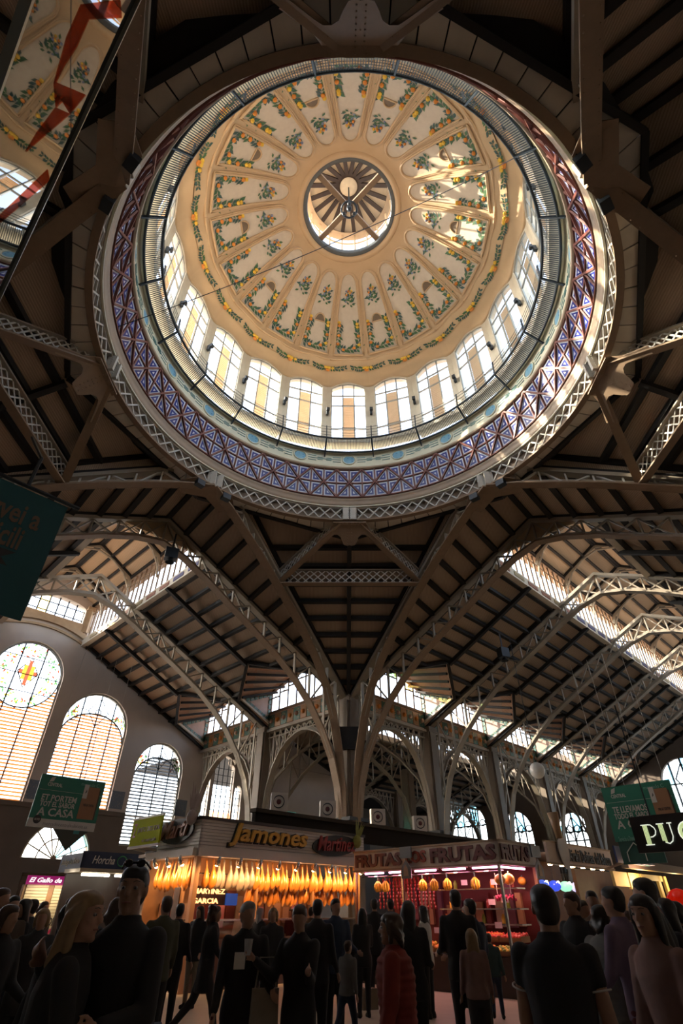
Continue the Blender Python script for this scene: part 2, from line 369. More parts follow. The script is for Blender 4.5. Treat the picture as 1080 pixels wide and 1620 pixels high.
# window: frame > panes, louver
fmb=MB(); xs3=[-HWN,-.30,.30,HWN]; zr=[20.1,21.0,22.75,23.55]
def top_z(x): return 24.15+.36*(1-(x/HWN)**2)
for x in xs3: fmb.bar(dw(x,20.1),dw(x,top_z(x)-.02),.06,.07,(1,0,0))
for z in zr: fmb.bar(dw(-HWN,z),dw(HWN,z),.07,.05,(0,1,0))
fmb.sweep([dw(x,top_z(x)-.02) for x in hp],(0,1,0),.07,.06)
frames=swept('window_frame','wf',fmb,mat('frame_grey',(.35,.36,.33),.5),drum,DEG20)
pmes=[]
for i in range(3):
    x0,x1=xs3[i],xs3[i+1]
    for j in range(4):
        z0=zr[j]; 
        if j<3: pm=MB().add([dw(x0,z0,.01),dw(x1,z0,.01),dw(x1,zr[j+1],.01),dw(x0,zr[j+1],.01)],[(0,1,2,3)])
        else:
            xx=[x0+(x1-x0)*k/4 for k in range(5)]
            pm=MB().add([dw(x0,z0,.01),dw(x1,z0,.01)]+[dw(x,top_z(x),.01) for x in reversed(xx)],[tuple(range(7))])
        pmes.append(pm.mesh('pane',GLASS,(C0.x,C0.y,0)))
lv=MB()
z=20.16
while z<23.5: lv.hexa([dw(-.28,z+.05,.04),dw(.28,z+.05,.04),dw(.28,z,.13),dw(-.28,z,.13),dw(-.28,z+.062,.04),dw(.28,z+.062,.04),dw(.28,z+.012,.13),dw(-.28,z+.012,.13)]); z+=.13
lvm=lv.mesh('louver',SLATD,(C0.x,C0.y,0))
fl=MB().box((C0.x+E,C0.y+7.16,22.0),.12,.14,.34); fl.box((C0.x+E,C0.y+7.02,22.1),.16,.1,.2)
for fo in frames:
    for pme in pmes: inst('pane',pme,fo)
    lo=inst('louver',lvm,fo); lo['kind']='stuff'
swept('pier_floodlight','pfl',fl,STEEL,drum,DEG20)
# ---------------- gallery railing inside the drum ----------------
gal=thing('dome_gallery','dark steel gallery railing running around the foot of the dome windows','railing',(C0.x,C0.y,19.7))
def circ(r,z,n=120): return [pol(r,360*i/n,z) for i in range(n)]
part('bottom_rail',MB().tube(circ(7.48,19.42),.05,6,True),STEEL,gal,True)
part('top_rail',MB().tube(circ(6.98,19.86),.055,6,True),STEEL,gal,True)
part('floor_edge',MB().lathe([(7.50,19.42),(7.7,19.42),(8.0,19.5),(8.0,19.55),(7.50,19.5),(7.50,19.42)],80,(C0.x,C0.y)),PALE,gal)
bl=MB()
for i in range(0,620): a_=360*i/620; bl.bar(pol(7.48,a_,19.42),pol(6.99,a_,19.85),.022,.022)
part('baluster',bl,STEEL,gal,stuff=True)
for k in range(20):
    a_=18*k+9
    ubar('bracket',pol(7.66,a_,19.2),pol(6.98,a_,19.86),.05,.11,STEEL,gal)
    ubar('post',pol(6.98,a_,19.8),pol(7.06,a_,20.75),.05,.07,STEEL,gal)
for z in (20.08,20.30,20.52,20.73): part('cable',MB().tube(circ(6.99+(z-19.86)*.09,z,100),.010,4,True),STEEL,gal)
# ---------------- pale cornice with medallions ----------------
cor=thing('medallion_cornice','pale curved cornice with blue round medallions above the tile frieze','cornice',(C0.x,C0.y,18.5))
part('cove',MB().lathe([(7.62,18.56),(7.66,18.62),(7.68,18.75),(7.72,19.3),(7.66,19.38),(7.60,19.42),(8.1,19.5),(8.1,18.5)],100,(C0.x,C0.y)),PALE,cor,True)
part('lower_fillet',MB().lathe([(7.72,18.40),(7.58,18.42),(7.56,18.52),(7.66,18.6)],100,(C0.x,C0.y)),BROWN,cor,True)
def cv(x,z,o=0): rr=7.68+(z-18.75)*.09; return V((C0.x+x,C0.y+math.sqrt((rr)**2-x*x)-o,z))
mdl=MB().add([cv(0,19.09,.05)]+[cv(.27*math.sin(2*math.pi*i/20),19.09+.27*math.cos(2*math.pi*i/20),.03) for i in range(20)],[(0,1+i,1+(i+1)%20) for i in range(20)])
meds=swept('medallion','md',mdl,BLUE,cor,DEG20)
mr=MB().tube([cv(.31*math.sin(2*math.pi*i/24),19.09+.31*math.cos(2*math.pi*i/24),.03) for i in range(24)],.035,5,True)
swept('medallion_ring','mr',mr,PALE,cor,DEG20,True)
tl=MB()
for s_ in (-1,1):
    for dz,l0,l1 in ((-.16,.40,.80),(0,.40,1.2),(.16,.40,.80),(-.08,.86,1.12),(.08,.86,1.12)):
        tl.sweep([cv(s_*(l0+(l1-l0)*i/4),19.09+dz,.02) for i in range(5)],(0,0,1),.028,.02)
swept('tile_line','tl',tl,TEALL,cor,DEG20)
# ---------------- star-pattern tile frieze ----------------
fz=thing('tile_frieze','blue and white tile band crossed by red star bars around the dome','frieze',(C0.x,C0.y,16.8))
RF=7.68; ZB,ZT=16.88,18.42; ZM=(ZB+ZT)/2; NC=40; DA=360/NC
part('backing',MB().lathe([(8.02,16.7),(7.80,18.5)],100,(C0.x,C0.y)),mat('frieze_grout',(.10,.04,.03),.7),fz)
def fpt(a_,z,r=RF): return pol(r+(ZT-z)*.13,a_,z)
hv=DA/2
cell=[[(-hv,ZB),(0,ZB),(0,ZM)],[(0,ZB),(hv,ZB),(0,ZM)],[(hv,ZB),(hv,ZM),(0,ZM)],[(hv,ZM),(hv,ZT),(0,ZM)],[(hv,ZT),(0,ZT),(0,ZM)],[(0,ZT),(-hv,ZT),(0,ZM)],[(-hv,ZT),(-hv,ZM),(0,ZM)],[(-hv,ZM),(-hv,ZB),(0,ZM)]]
tms=[]
for tri in cell:
    ca=sum(p[0] for p in tri)/3; cz=sum(p[1] for p in tri)/3; sh_=[(ca+(a_-ca)*.86,cz+(z-cz)*.86) for a_,z in tri]
    pv=[fpt(a_,z,RF+.02) for a_,z in sh_]; tm_=MB().prism(pv,V((0,.05,0))); tm_.mi=1; tm_.prism([fpt(ca+(a_-ca)*k_,cz+(z-cz)*k_,RF+.012) for k_ in (.62,) for a_,z in sh_],V((0,.02,0))); tm_.mi=0; tm_.add([fpt(ca+(a_-ca)*.2,cz+(z-cz)*.2,RF+.008) for a_,z in sh_],[(0,1,2)]); tms.append(tm_.mesh('tile',[TILE,TILEB],(C0.x,C0.y,0)))
rest=[]; cnt=0
order=sorted(range(NC),key=lambda k:abs((k*DA+180)%360-180))
for k in order:
    for t_ in tms:
        if cnt<296:
            o=inst('tile',t_,fz,(0,0,-wloc(fz).z)); rotc(o,k*DA); cnt+=1
        else: rest.append((k,t_))
rb=MB()
for k,t_ in rest:
    M=Matrix.Rotation(-R_(k*DA),3,'Z'); rb.add([M@v_.co+V((C0.x,C0.y,0)) for v_ in t_.vertices],[tuple(p.vertices) for p in t_.polygons]); rb.m[-len(t_.polygons):]=[p.material_index for p in t_.polygons]
part('tile_run',rb,[TILE,TILEB],fz,stuff=True)
for k in range(NC):
    a_=k*DA
    ubar('star_bar',fpt(a_-hv,ZB,RF-.02),fpt(a_+hv,ZT,RF-.02),.075,.07,RED,fz,pol(1,a_,0)-C0)
    ubar('star_bar',fpt(a_-hv,ZT,RF-.02),fpt(a_+hv,ZB,RF-.02),.075,.07,RED,fz,pol(1,a_,0)-C0)
    for x in (0,hv): ubar('upright_bar',fpt(a_+x,ZB,RF-.01),fpt(a_+x,ZT,RF-.01),.06,.06,RED,fz)
for z in (ZB,ZM,ZT): part('hoop_bar',MB().sweep(circ(RF-.01+(ZT-z)*.13,z),(0,0,1),.06,.05,True),RED,fz)
# ---------------- ring girder ----------------
rg=thing('ring_girder','white riveted lattice ring girder carrying the dome','girder',(C0.x,C0.y,15.7))
part('cornice_moulding',MB().lathe([(8.12,16.42),(8.03,16.44),(7.99,16.52),(7.96,16.60),(7.98,16.66),(7.93,16.74),(7.90,16.80),(7.90,16.86),(8.05,16.9)],120,(C0.x,C0.y)),BROWN,rg,True)
part('fillet',MB().lathe([(8.06,16.40),(7.99,16.40),(7.99,16.46),(8.06,16.46)],120,(C0.x,C0.y)),PALE,rg)
part('lower_flange',MB().lathe([(8.08,15.78),(8.30,15.78),(8.30,15.70),(8.08,15.70),(8.08,15.78)],120,(C0.x,C0.y)),IRONT,rg)
part('web_back',MB().lathe([(8.3,15.7),(8.3,17.3)],100,(C0.x,C0.y)),mat('girder_back',(.24,.18,.13),.8),rg)
part('upper_flange',MB().lathe([(8.08,16.36),(8.4,16.36),(8.4,16.44),(8.08,16.44),(8.08,16.36)],120,(C0.x,C0.y)),IRONW,rg)
ndv=11
for s8 in range(8):
    b0=45*s8+2.6; st=(45-5.2)/ndv
    for i in range(ndv):
        a0=b0+i*st; a1=a0+st
        ubar('lattice_bar',pol(8.10,a0,15.79),pol(8.10,a1,16.37),.055,.03,IRONW,rg,(0,0,1))
        ubar('lattice_bar',pol(8.12,a0,16.37),pol(8.12,a1,15.79),.055,.03,IRONW,rg,(0,0,1))
    pm=MB()
    for d_ in (-1.2,1.2):
        pm.bar(pol(8.07,45*s8+d_,15.72),pol(8.07,45*s8+d_,16.42),.30,.10)
    for d_ in (-2.1,-.3,.3,2.1):
        for i in range(6): pm.ball(pol(8.01,45*s8+d_,15.82+.1*i),.018,.018,.018,5,3)
    part('splice_plate',pm,IRONW,rg)
    if s8%2==0:
        hp_=[(0,8.06),(.74,8.06),(.78,8.25),(.95,8.47),(1.55,8.86),(1.38,9.02),(.88,8.68),(.74,8.60),(.56,8.60),(.42,8.68),(.34,8.84),(.24,8.98),(.10,9.0),(0,8.98)]
        full=hp_+[(-x,y) for x,y in reversed(hp_[1:-1])]
        ca_,sa_=math.cos(R_(45*s8)),math.sin(R_(45*s8))
        G=lambda x,y,dz=0: V((C0.x+x*ca_+y*sa_,C0.y-x*sa_+y*ca_,15.62-max(0,y-8.25)*.86+dz))
        gm_=MB(); gm_.prism([G(x,y,-.03) for x,y in full if y<=8.48],(0,0,-.04)); gm_.prism([G(x,y,-.03) for x,y in full if y>=8.46],(0,0,-.04)); part('gusset',gm_,IRONT,rg)
        gr_=MB()
        for i_ in range(9):
            for x in (-.09,.09,-.6+.15*i_): gr_.ball(G(x,8.12+.1*i_ if abs(x)<.1 else 8.12,-.075),.022,.022,.022,5,3)
            for x_ in (-1,1): gr_.ball(G(x_*(.65+.08*i_),8.4+.055*i_,-.075),.022,.022,.022,5,3)
        part('gusset_rivets',gr_,IRONT,rg,stuff=True)
    else:
        part('gusset',MB().prism([pol(8.05,45*s8-6,15.69),pol(8.05,45*s8+6,15.69),pol(8.6,45*s8+9,15.5),pol(9.1,45*s8+6,15.4),pol(8.7,45*s8,15.5),pol(9.1,45*s8-6,15.4),pol(8.6,45*s8-9,15.5)],(0,0,-.04)),IRONT,rg)
        for d_ in (-4.5,4.5):
            fl_=thing('floodlight','small black floodlight under the ring girder on its %s diagonal, %s of two'%({1:'far right',3:'near right',5:'near left',7:'far left'}[s8],'clockwise one' if d_>0 else 'anticlockwise one'),'floodlight',tuple(pol(8.15,45*s8+d_,15.5)))
            part('housing',MB().box(pol(8.15,45*s8+d_,15.5),.36,.26,.26,-R_(45*s8+d_)),STEEL,fl_); part('yoke',MB().box(pol(8.15,45*s8+d_,15.66),.42,.05,.08,-R_(45*s8+d_)),STEEL,fl_)
# ---------------- soffit planks between ring and roof ----------------
def soffit():
    root=thing('ceiling','', '',(C0.x,C0.y,15.8),structure=True)
    for s8 in range(8):
        n=11
        va,vb=45*s8,45*s8+45
        def oz(a): d=(a%90); return 15.62+.33*(1-abs(d-45)/45)
        def octp(t):
            p=pol(9.45,va,oz(va)); r_=pol(9.45,vb,oz(vb)); return p+(r_-p)*t
        for i in range(n):
            t0,t1=(i+.03)/n,(i+.97)/n
            a0,a1=va+45*t0,va+45*t1
            dz=random.uniform(-.012,.012)
            P=[pol(8.2,a0,15.80+dz),pol(8.2,a1,15.80+dz),octp(t1)+V((0,0,dz)),octp(t0)+V((0,0,dz))]
            part('plank',MB().prism(P,(0,0,.04)),SOFFIT,root)
        A0,A1=octp(0),octp(1)
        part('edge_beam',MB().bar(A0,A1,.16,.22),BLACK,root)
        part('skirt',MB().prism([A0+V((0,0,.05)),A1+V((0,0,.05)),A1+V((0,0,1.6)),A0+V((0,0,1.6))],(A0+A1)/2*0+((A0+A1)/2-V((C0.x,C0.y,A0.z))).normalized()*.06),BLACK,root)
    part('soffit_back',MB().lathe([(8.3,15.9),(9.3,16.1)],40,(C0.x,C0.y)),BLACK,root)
soffit()
# ---------------- raking trusses from the four piers to the ring ----------------
PIER=[0,-90,90,180]; PN={0:'far',-90:'left',90:'right',180:'near'}
PL=17.0
def prib(pd,sd,s_,z):   # point on the raking truss of pier pd leaning to ring node pd+45*sd
    a=pol(8.14,pd+45*sd,0); b=pol(PL,pd,0); d=(b-a).normalized(); p=a+d*s_; return V((p.x,p.y,z))
BOT=[(0,15.68),(1.2,15.35),(2.6,14.82),(4,14.25),(5.24,13.66),(6.6,13.0),(8,12.2),(9.2,11.35),(10.2,10.35),(11,9.1),(11.55,7.7),(11.85,6.2),(11.98,4.6),(12.0,3.0)]
def interp(T,x):
    for (x0,y0),(x1,y1) in zip(T,T[1:]):
        if x0<=x<=x1: return y0+(y1-y0)*(x-x0)/(x1-x0)
    return T[-1][1]
def rtop(s_): return 16.85-.53*s_
def rivets(mb,pts,side,off,down,step=.28,r=.02):
    for p,q_ in zip(pts,pts[1:]):
        p=V(p);q_=V(q_);L=(q_-p).length; n=max(1,int(L/step)); t=(q_-p).normalized(); nn=V(side).cross(t)
        if nn.z>0: nn=-nn
        for i in range(n):
            c=p+(q_-p)*((i+.5)/n)
            for s_ in (-1,1): mb.ball(c+V(side)*s_*off+nn*down,r,r,r,4,2)
for pd in PIER:
    for sd in (-1,1):
        rt=thing('raking_truss','riveted raking truss leaning %s from the %s pier to the dome ring'%({(0,-1):'left',(0,1):'right',(-90,-1):'towards the camera',(-90,1):'rightward',(90,-1):'leftward',(90,1):'towards the camera',(180,-1):'right',(180,1):'left'}[(pd,sd)],PN[pd]),'truss',tuple(prib(pd,sd,12,0)))
        side=(prib(pd,sd,1,0)-prib(pd,sd,0,0)).cross(V((0,0,1))).normalized()
        bp=[prib(pd,sd,s_,z) for s_,z in BOT]
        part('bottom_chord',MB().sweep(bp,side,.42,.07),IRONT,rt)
        part('bottom_web',MB().sweep([p+V((0,0,.12)) for p in bp[:-4]],side,.05,.22),IRON,rt)
        rv=MB(); rivets(rv,bp,side,.15,.04); part('rivet_rows',rv,IRONT,rt,stuff=True)
        part('top_chord',MB().sweep([prib(pd,sd,s_,rtop(s_)) for s_ in (0,4,8,12.2)],side,.36,.16),IRON,rt)
        n=13; ss=[.3+i*.9 for i in range(n+1)]
        for i in range(n+1):
            s_=ss[i]; zb=interp(BOT,min(s_,11.9))
            if s_<11.6: ubar('web_post',prib(pd,sd,s_,zb),prib(pd,sd,s_,rtop(s_)),.16,.06,IRONW,rt,side)  # webs take the whiter iron so that they look lit
            if i<n and s_+.9<11.8:
                s2=s_+.9; p,q_=(prib(pd,sd,s_,zb),prib(pd,sd,s2,rtop(s2))) if i%2 else (prib(pd,sd,s_,rtop(s_)),prib(pd,sd,s2,interp(BOT,s2)))
                ubar('web_diagonal',p,q_,.10,.06,IRONW,rt,side)
# lattice braces tying each pair of raking trusses
def lattice_beam(root,p,q_,depth,n,side,m=IRONW,wb_=.30):
    p=V(p);q_=V(q_);up=V((0,0,depth))
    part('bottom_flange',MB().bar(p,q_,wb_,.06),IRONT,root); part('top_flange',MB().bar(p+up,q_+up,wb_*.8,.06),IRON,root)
    for i in range(n):
        a=p+(q_-p)*(i/n); b=p+(q_-p)*((i+1)/n)
        k=2
        for h0 in range(2):
            z0=up*(h0/2); z1=up*((h0+1)/2)
            ubar('lattice_bar',a+z0,b+z1,.05,.03,m,root,up); ubar('lattice_bar',a+z1,b+z0,.05,.03,m,root,up)
for pd in PIER:
    zb=13.72
    pl,pr=prib(pd,-1,5.25,zb),prib(pd,1,5.25,zb)
    tb=thing('tie_beam','horizontal white lattice beam between the two raking trusses of the %s pier'%PN[pd],'beam',tuple((pl+pr)/2))
    lattice_beam(tb,pl,pr,.72,18,(1,0,0))
    for sd,e in ((-1,pl),(1,pr)):
        br=thing('lattice_brace','white lattice brace falling %s from the ring block facing the %s pier'%({-1:'left',1:'right'}[sd] if pd==0 else {-1:'away from its tile side',1:'towards its tile side'}[sd],PN[pd]),'brace',tuple(e))
        if pd!=0: br['label']='white lattice brace on the %s of the pair at the %s pier'%({-1:'anticlockwise side',1:'clockwise side'}[sd],PN[pd])
        lattice_beam(br,pol(8.25,pd+sd*2.6,15.6),e,.62,15,(1,0,0))
# ---------------- roofs ----------------
def roof_poly(name,poly,m=BOARD,thick=.12):
    n=(V(poly[1])-V(poly[0])).cross(V(poly[2])-V(poly[0])).normalized()
    if n.z<0: n=-n
    root=thing(name,'','',tuple(sum((V(p) for p in poly),V((0,0,0)))/len(poly)),structure=True)
    part('boarding',MB().add([V(p) for p in poly],[tuple(range(len(poly)))]),m,root)
    part('roof_tiles',MB().prism([V(p)+n*.12 for p in poly],n*.05),ROOFX,root)
    return root,n
# crossing wedges over each pier
for pd in PIER:
    a1,a2,b=prib(pd,-1,0,17.97),prib(pd,1,0,17.97),V(pol(PL,pd,0)); b.z=10.45
    n0=(a2-a1).cross(b-a1).normalized()
    def onp(r,dg): p=pol(r,dg,0); p.z=a1.z-((p.x-a1.x)*n0.x+(p.y-a1.y)*n0.y)/n0.z; return p
    def onxy(p): p=V((p.x,p.y,0)); p.z=a1.z-((p.x-a1.x)*n0.x+(p.y-a1.y)*n0.y)/n0.z; return p
    root,n=roof_poly('ceiling',[onxy(prib(pd,-1,1.856,0)),onp(9.45,pd),onxy(prib(pd,1,1.856,0)),b],BOARD)
    for sd_ in (-1,1):
        e0,e1=onxy(prib(pd,sd_,1.856,0)),onp(9.45,pd); ubar('upstand',e0+V((0,0,.1)),e1+V((0,0,.1)),.08,.35,BLACK,root); part('gable_board',MB().prism([prib(pd,sd_,1.856,16.0),V((b.x,b.y,10.2)),b,e0],(e0-b).cross(V((0,0,1))).normalized()*.05),BOARD,root)
    m1=(a1+a2)/2
    k=1
    L=(b-m1).length
    while k*.95<L-.8:
        f=k*.95/L; p=a1+(b-a1)*f; q_=a2+(b-a2)*f
        pc=m1+(b-m1)*f
        if math.hypot(pc.x-C0.x,pc.y-C0.y)>9.5: ubar('purlin',p-n*.12,q_-n*.12,.20,.22,BLACK,root,(0,0,1))
        k+=1
    ubar('rafter',m1+(b-m1)*.335-n*.26,b-n*.26,.2,.2,BLACK,root)
    for a_ in (a1,a2): ubar('edge_rafter',a_+(b-a_)*.16-n*.1,b-n*.1,.22,.22,BLACK,root)
# crossing sectors between raking trusses and the nave arches
ZRID=16.15; K=.48
for arm in ARM:
    for s_ in (-1,1):
        a_,l=ARM[arm]
        p0=A(arm,8.14,0,17.1); p1=A(arm,12,0,ZRID); p2=A(arm,12,s_*12,10.45)
        pc_=p0+(p2-p0)*(1.856/12.63); pr_=p0+(p1-p0)*((9.45-8.14)/3.86)
        root,n=roof_poly('ceiling',[pr_,p1,p2,pc_],BOARD)
        for i in range(1,12):
            v=i*1.0; f=v/12; x=p0+(p2-p0)*f if f>.147 else pr_+(pc_-pr_)*(f/.147); y=p1+(p2-p1)*f
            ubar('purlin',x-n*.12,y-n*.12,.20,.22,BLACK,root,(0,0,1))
        ubar('edge_rafter',p1-n*.1,p2-n*.1,.24,.22,BLACK,root); ubar('edge_rafter',pc_-n*.1,p2-n*.1,.2,.2,BLACK,root)
        if s_==1: ubar('ridge_beam',pr_-n*.1,p1-n*.1,.22,.22,BLACK,root)
# nave roofs with monitor lanterns
US={'L':[12,19,26],'R':[12,18.8,25.6,32.4,39.2,46.0],'NL':[12,19,26],'NR':[12,19,26]}
VS=2.4; ZS=ZRID-K*VS
DV0=7.8  # where dormer ridges meet the slope
for arm in ARM:
    us=US[arm]
    for s_ in (-1,1):
        for u0,u1 in zip(us,us[1:]):
            f=lambda v:ZRID-K*v
            um=(u0+u1)/2
            dorm=(s_==1 and arm in 'LR')
            n=(A(arm,0,0,0)*0+ARM[arm][1]*s_*K+V((0,0,1))).normalized()
            poly=[A(arm,u0,s_*VS,f(VS)),A(arm,u1,s_*VS,f(VS)),A(arm,u1,s_*12.2,f(12.2)),A(arm,u0,s_*12.2,f(12.2))]
            if dorm:
                # slope with the dormer notch: eave at v=7.85 for cheeks, ridge at DV0
                vc=9.65
                poly=[A(arm,u0,s_*VS,f(VS)),A(arm,u1,s_*VS,f(VS)),A(arm,u1,s_*12.2,f(12.2)),A(arm,u1-.35,s_*12.2,f(12.2)),A(arm,u1-.35,s_*vc,f(vc)),A(arm,um,s_*DV0,f(DV0)),A(arm,u0+.35,s_*vc,f(vc)),A(arm,u0+.35,s_*12.2,f(12.2)),A(arm,u0,s_*12.2,f(12.2))]
            root,n=roof_poly('ceiling',poly)
            v=VS+.35
            while v<12:
                segs=[(u0,u1)]
                if dorm and v>DV0:
                    if v<vc: hwid=(v-DV0)/(vc-DV0)*(um-u0-.35); segs=[(u0,um-hwid),(um+hwid,u1)]
                    else: segs=[]
                for x0,x1 in segs:
                    if x1-x0>.25: ubar('purlin',A(arm,x0,s_*v,f(v))-n*.12,A(arm,x1,s_*v,f(v))-n*.12,.18,.20,BLACK,root,(0,0,1))
                v+=.82
            ubar('rafter',A(arm,um,s_*VS,f(VS))-n*.3,A(arm,um,s_*(DV0 if dorm else 12),f(DV0 if dorm else 12))-n*.3,.2,.2,BLACK,root)
            for ue in (u0+.22,u1-.22): ubar('edge_rafter',A(arm,ue,s_*VS,f(VS))-n*.1,A(arm,ue,s_*12,f(12))-n*.1,.2,.2,BLACK,root)
            if dorm:
                ubar('valley_rafter',A(arm,um,s_*DV0,f(DV0))-n*.14,A(arm,u0+.35,s_*vc,f(vc))-n*.14,.16,.2,BLACK,root)
                ubar('valley_rafter',A(arm,um,s_*DV0,f(DV0))-n*.14,A(arm,u1-.35,s_*vc,f(vc))-n*.14,.16,.2,BLACK,root)
WN=[0]; TN=[0]
def window(label=None):
    WN[0]+=1; o=link('window_%d'%WN[0],None); o['kind']='structure'; OFF[o.name]=V((0,0,0)); o.empty_display_size=.2
    return o
ZG=17.45; ZL=18.95
for arm in ARM:
    us=US[arm]; uE=us[-1]; uS=12.25
    for s_ in (-1,1):
        TN[0]+=1; sill=thing('trim_%d'%TN[0],'','',tuple(A(arm,(uS+uE)/2,s_*VS,ZS)),structure=True)
        part('sill_box',MB().hexa([A(arm,uS,s_*(VS-.12),ZS-.28),A(arm,uE,s_*(VS-.12),ZS-.28),A(arm,uE,s_*(VS+.2),ZS-.28),A(arm,uS,s_*(VS+.2),ZS-.28),A(arm,uS,s_*(VS-.12),ZS+.2),A(arm,uE,s_*(VS-.12),ZS+.2),A(arm,uE,s_*(VS+.2),ZS+.2),A(arm,uS,s_*(VS+.2),ZS+.2)]),SOFFIT,sill)
        x=uS+.3
        while x<uE-1.2 and arm in 'LR' and s_==1:
            a_=A(arm,x,s_*(VS-.14),ZS-.06); b_=A(arm,x+.95,s_*(VS-.14),ZS-.06)
            part('painted_tile',MB().bar(a_,b_,.03,.22),random.choice([mat('sill_blue',(.10,.10,.22),.4),mat('sill_red',(.30,.13,.09),.4),mat('sill_ochre',(.38,.30,.17),.4)]),sill); x+=1.4
        for u0,u1 in zip([uS]+us[1:-1],us[1:]):
            wd=window(); n=int((u1-u0)/.58); st=(u1-u0)/n
            for i in range(n+1): ubar('mullion',A(arm,u0+i*st,s_*VS,ZS+.2),A(arm,u0+i*st,s_*VS,ZG),.07,.09,IRONT,wd)
            ubar('transom',A(arm,u0,s_*VS,ZG-.55),A(arm,u1,s_*VS,ZG-.55),.06,.06,IRONT,wd)
            ubar('head_rail',A(arm,u0,s_*VS,ZG),A(arm,u1,s_*VS,ZG),.16,.12,IRONT,wd)
            for i in range(n):
                for z0,z1,g in ((ZS+.2,ZG-.55,GLASSC),(ZG-.55,ZG,GLASSC)):
                    part('pane',MB().add([A(arm,u0+i*st,s_*(VS+.02),z0),A(arm,u0+(i+1)*st,s_*(VS+.02),z0),A(arm,u0+(i+1)*st,s_*(VS+.02),z1),A(arm,u0+i*st,s_*(VS+.02),z1)],[(0,1,2,3)]),g,wd)
        # monitor roof slope
        root,n=roof_poly('ceiling',[A(arm,uS-.1,0,ZL),A(arm,uE,0,ZL),A(arm,uE,s_*(VS+.5),ZG-.22),A(arm,uS-.1,s_*(VS+.5),ZG-.22)],mat('monitor_boards',(.55,.40,.26),.8,0,(.45,.32,.2),5,kind='wave',bump=.3))
        for v in (.12,.85,1.6,2.3):
            z=ZL+(ZG-.22-ZL)*v/(VS+.5); ubar('purlin',A(arm,uS,s_*v,z)-n*.08,A(arm,uE,s_*v,z)-n*.08,.12,.14,BLACK,root,(0,0,1))
        x=uS+1.5
        while x<uE:
            ubar('rafter',A(arm,x,0,ZL-.08),A(arm,x,s_*VS,ZG+.02),.2,.16,BLACK,root); x+=3.5
    # monitor end wall over the crossing
    e=struct('wall_%s_monitor'%{'L':'left','R':'right','NL':'near_left','NR':'near_right'}[arm],MB().prism([A(arm,uS-.2,-2.9,15),A(arm,uS-.2,2.9,15),A(arm,uS-.2,2.9,17.3),A(arm,uS-.2,0,19),A(arm,uS-.2,-2.9,17.3)],ARM[arm][0]*.1),BRICKW)
    # light bracketed frames under the monitor roof
    x=uS+1.5; i=0
    while x<uE and arm in 'LR':
        fr_=thing('monitor_frame','pale curved bracket frame %s along the %s nave roof light'%(['first','second','third','fourth','fifth','sixth','seventh','eighth','ninth','tenth','eleventh','twelfth'][i],{'L':'left','R':'right'}[arm]),'bracket',tuple(A(arm,x,0,ZS)))
        for s_ in (-1,1):
            cur=[A(arm,x,s_*(VS-.05),16.1),A(arm,x,s_*(VS-.18),16.8),A(arm,x,s_*1.75,17.6),A(arm,x,s_*1.0,18.15),A(arm,x,0,18.45)]
            part('curved_bracket',MB().sweep(cur,ARM[arm][0],.09,.08),IRON,fr_)
            part('bracket_plate',MB().sweep([A(arm,x,s_*(VS-.05),16.9),A(arm,x,s_*2.1,17.45),A(arm,x,s_*1.0,18.35),A(arm,x,0,18.7)],ARM[arm][0],.06,.2),IRON,fr_)
        x+=3.5; i+=1
# ---------------- nave arch trusses ----------------
AB=[(0,14.75),(1.2,14.45),(2.5,13.88),(4,13.05),(5.5,12.28),(7,11.45),(8.2,10.6),(9.2,9.7),(10.1,8.6),(10.8,7.4),(11.2,6.2),(11.42,4.8),(11.5,3.0)]
ORD=['first','second','third','fourth','fifth','sixth','seventh']
def arch(arm,u,i):
    an={'L':'left','R':'right','NL':'near left','NR':'near right'}[arm]
    t=thing('arch_truss','%s cream iron arch truss spanning the %s nave counted from the dome'%(ORD[i],an),'arch',tuple(A(arm,u,12,0)))
    ax=ARM[arm][0]
    bp=[A(arm,u,-v,z) for v,z in reversed(AB)][:-1]+[A(arm,u,v,z) for v,z in AB]
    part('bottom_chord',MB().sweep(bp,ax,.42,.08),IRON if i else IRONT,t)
    part('bottom_web',MB().sweep([p+V((0,0,.1)) for p in bp[3:-3]],ax,.05,.2),IRON,t)
    rv=MB(); rivets(rv,bp,ax,.16,.045,.34); part('rivet_rows',rv,IRON,t,stuff=True)
    tc=[A(arm,u,-12,10.2),A(arm,u,0,15.93),A(arm,u,12,10.2)]
    part('top_chord',MB().sweep(tc,ax,.36,.16),IRON,t)
    for s_ in (-1,1):
        vv=[.0+1.02*k for k in range(12)]
        for k,v in enumerate(vv):
            zb=interp(AB,v); zt=15.93-K*v-.06
            if v>0 or s_==1: ubar('web_post',A(arm,u,s_*v,zb),A(arm,u,s_*v,zt),.14,.06,IRON,t,ax)
            if k<11:
                v2=vv[k+1]; z2b=interp(AB,v2); z2t=15.93-K*v2-.06
                ubar('web_diagonal',A(arm,u,s_*v,zb),A(arm,u,s_*v2,z2t),.09,.06,IRON,t,ax)
                if k<5: ubar('web_diagonal',A(arm,u,s_*v,zt),A(arm,u,s_*v2,z2b),.09,.06,IRON,t,ax)
    return t
for arm in ARM:
    for i,u in enumerate(US[arm][:-1]):
        if arm in 'LR' or i==0: arch(arm,u,i)
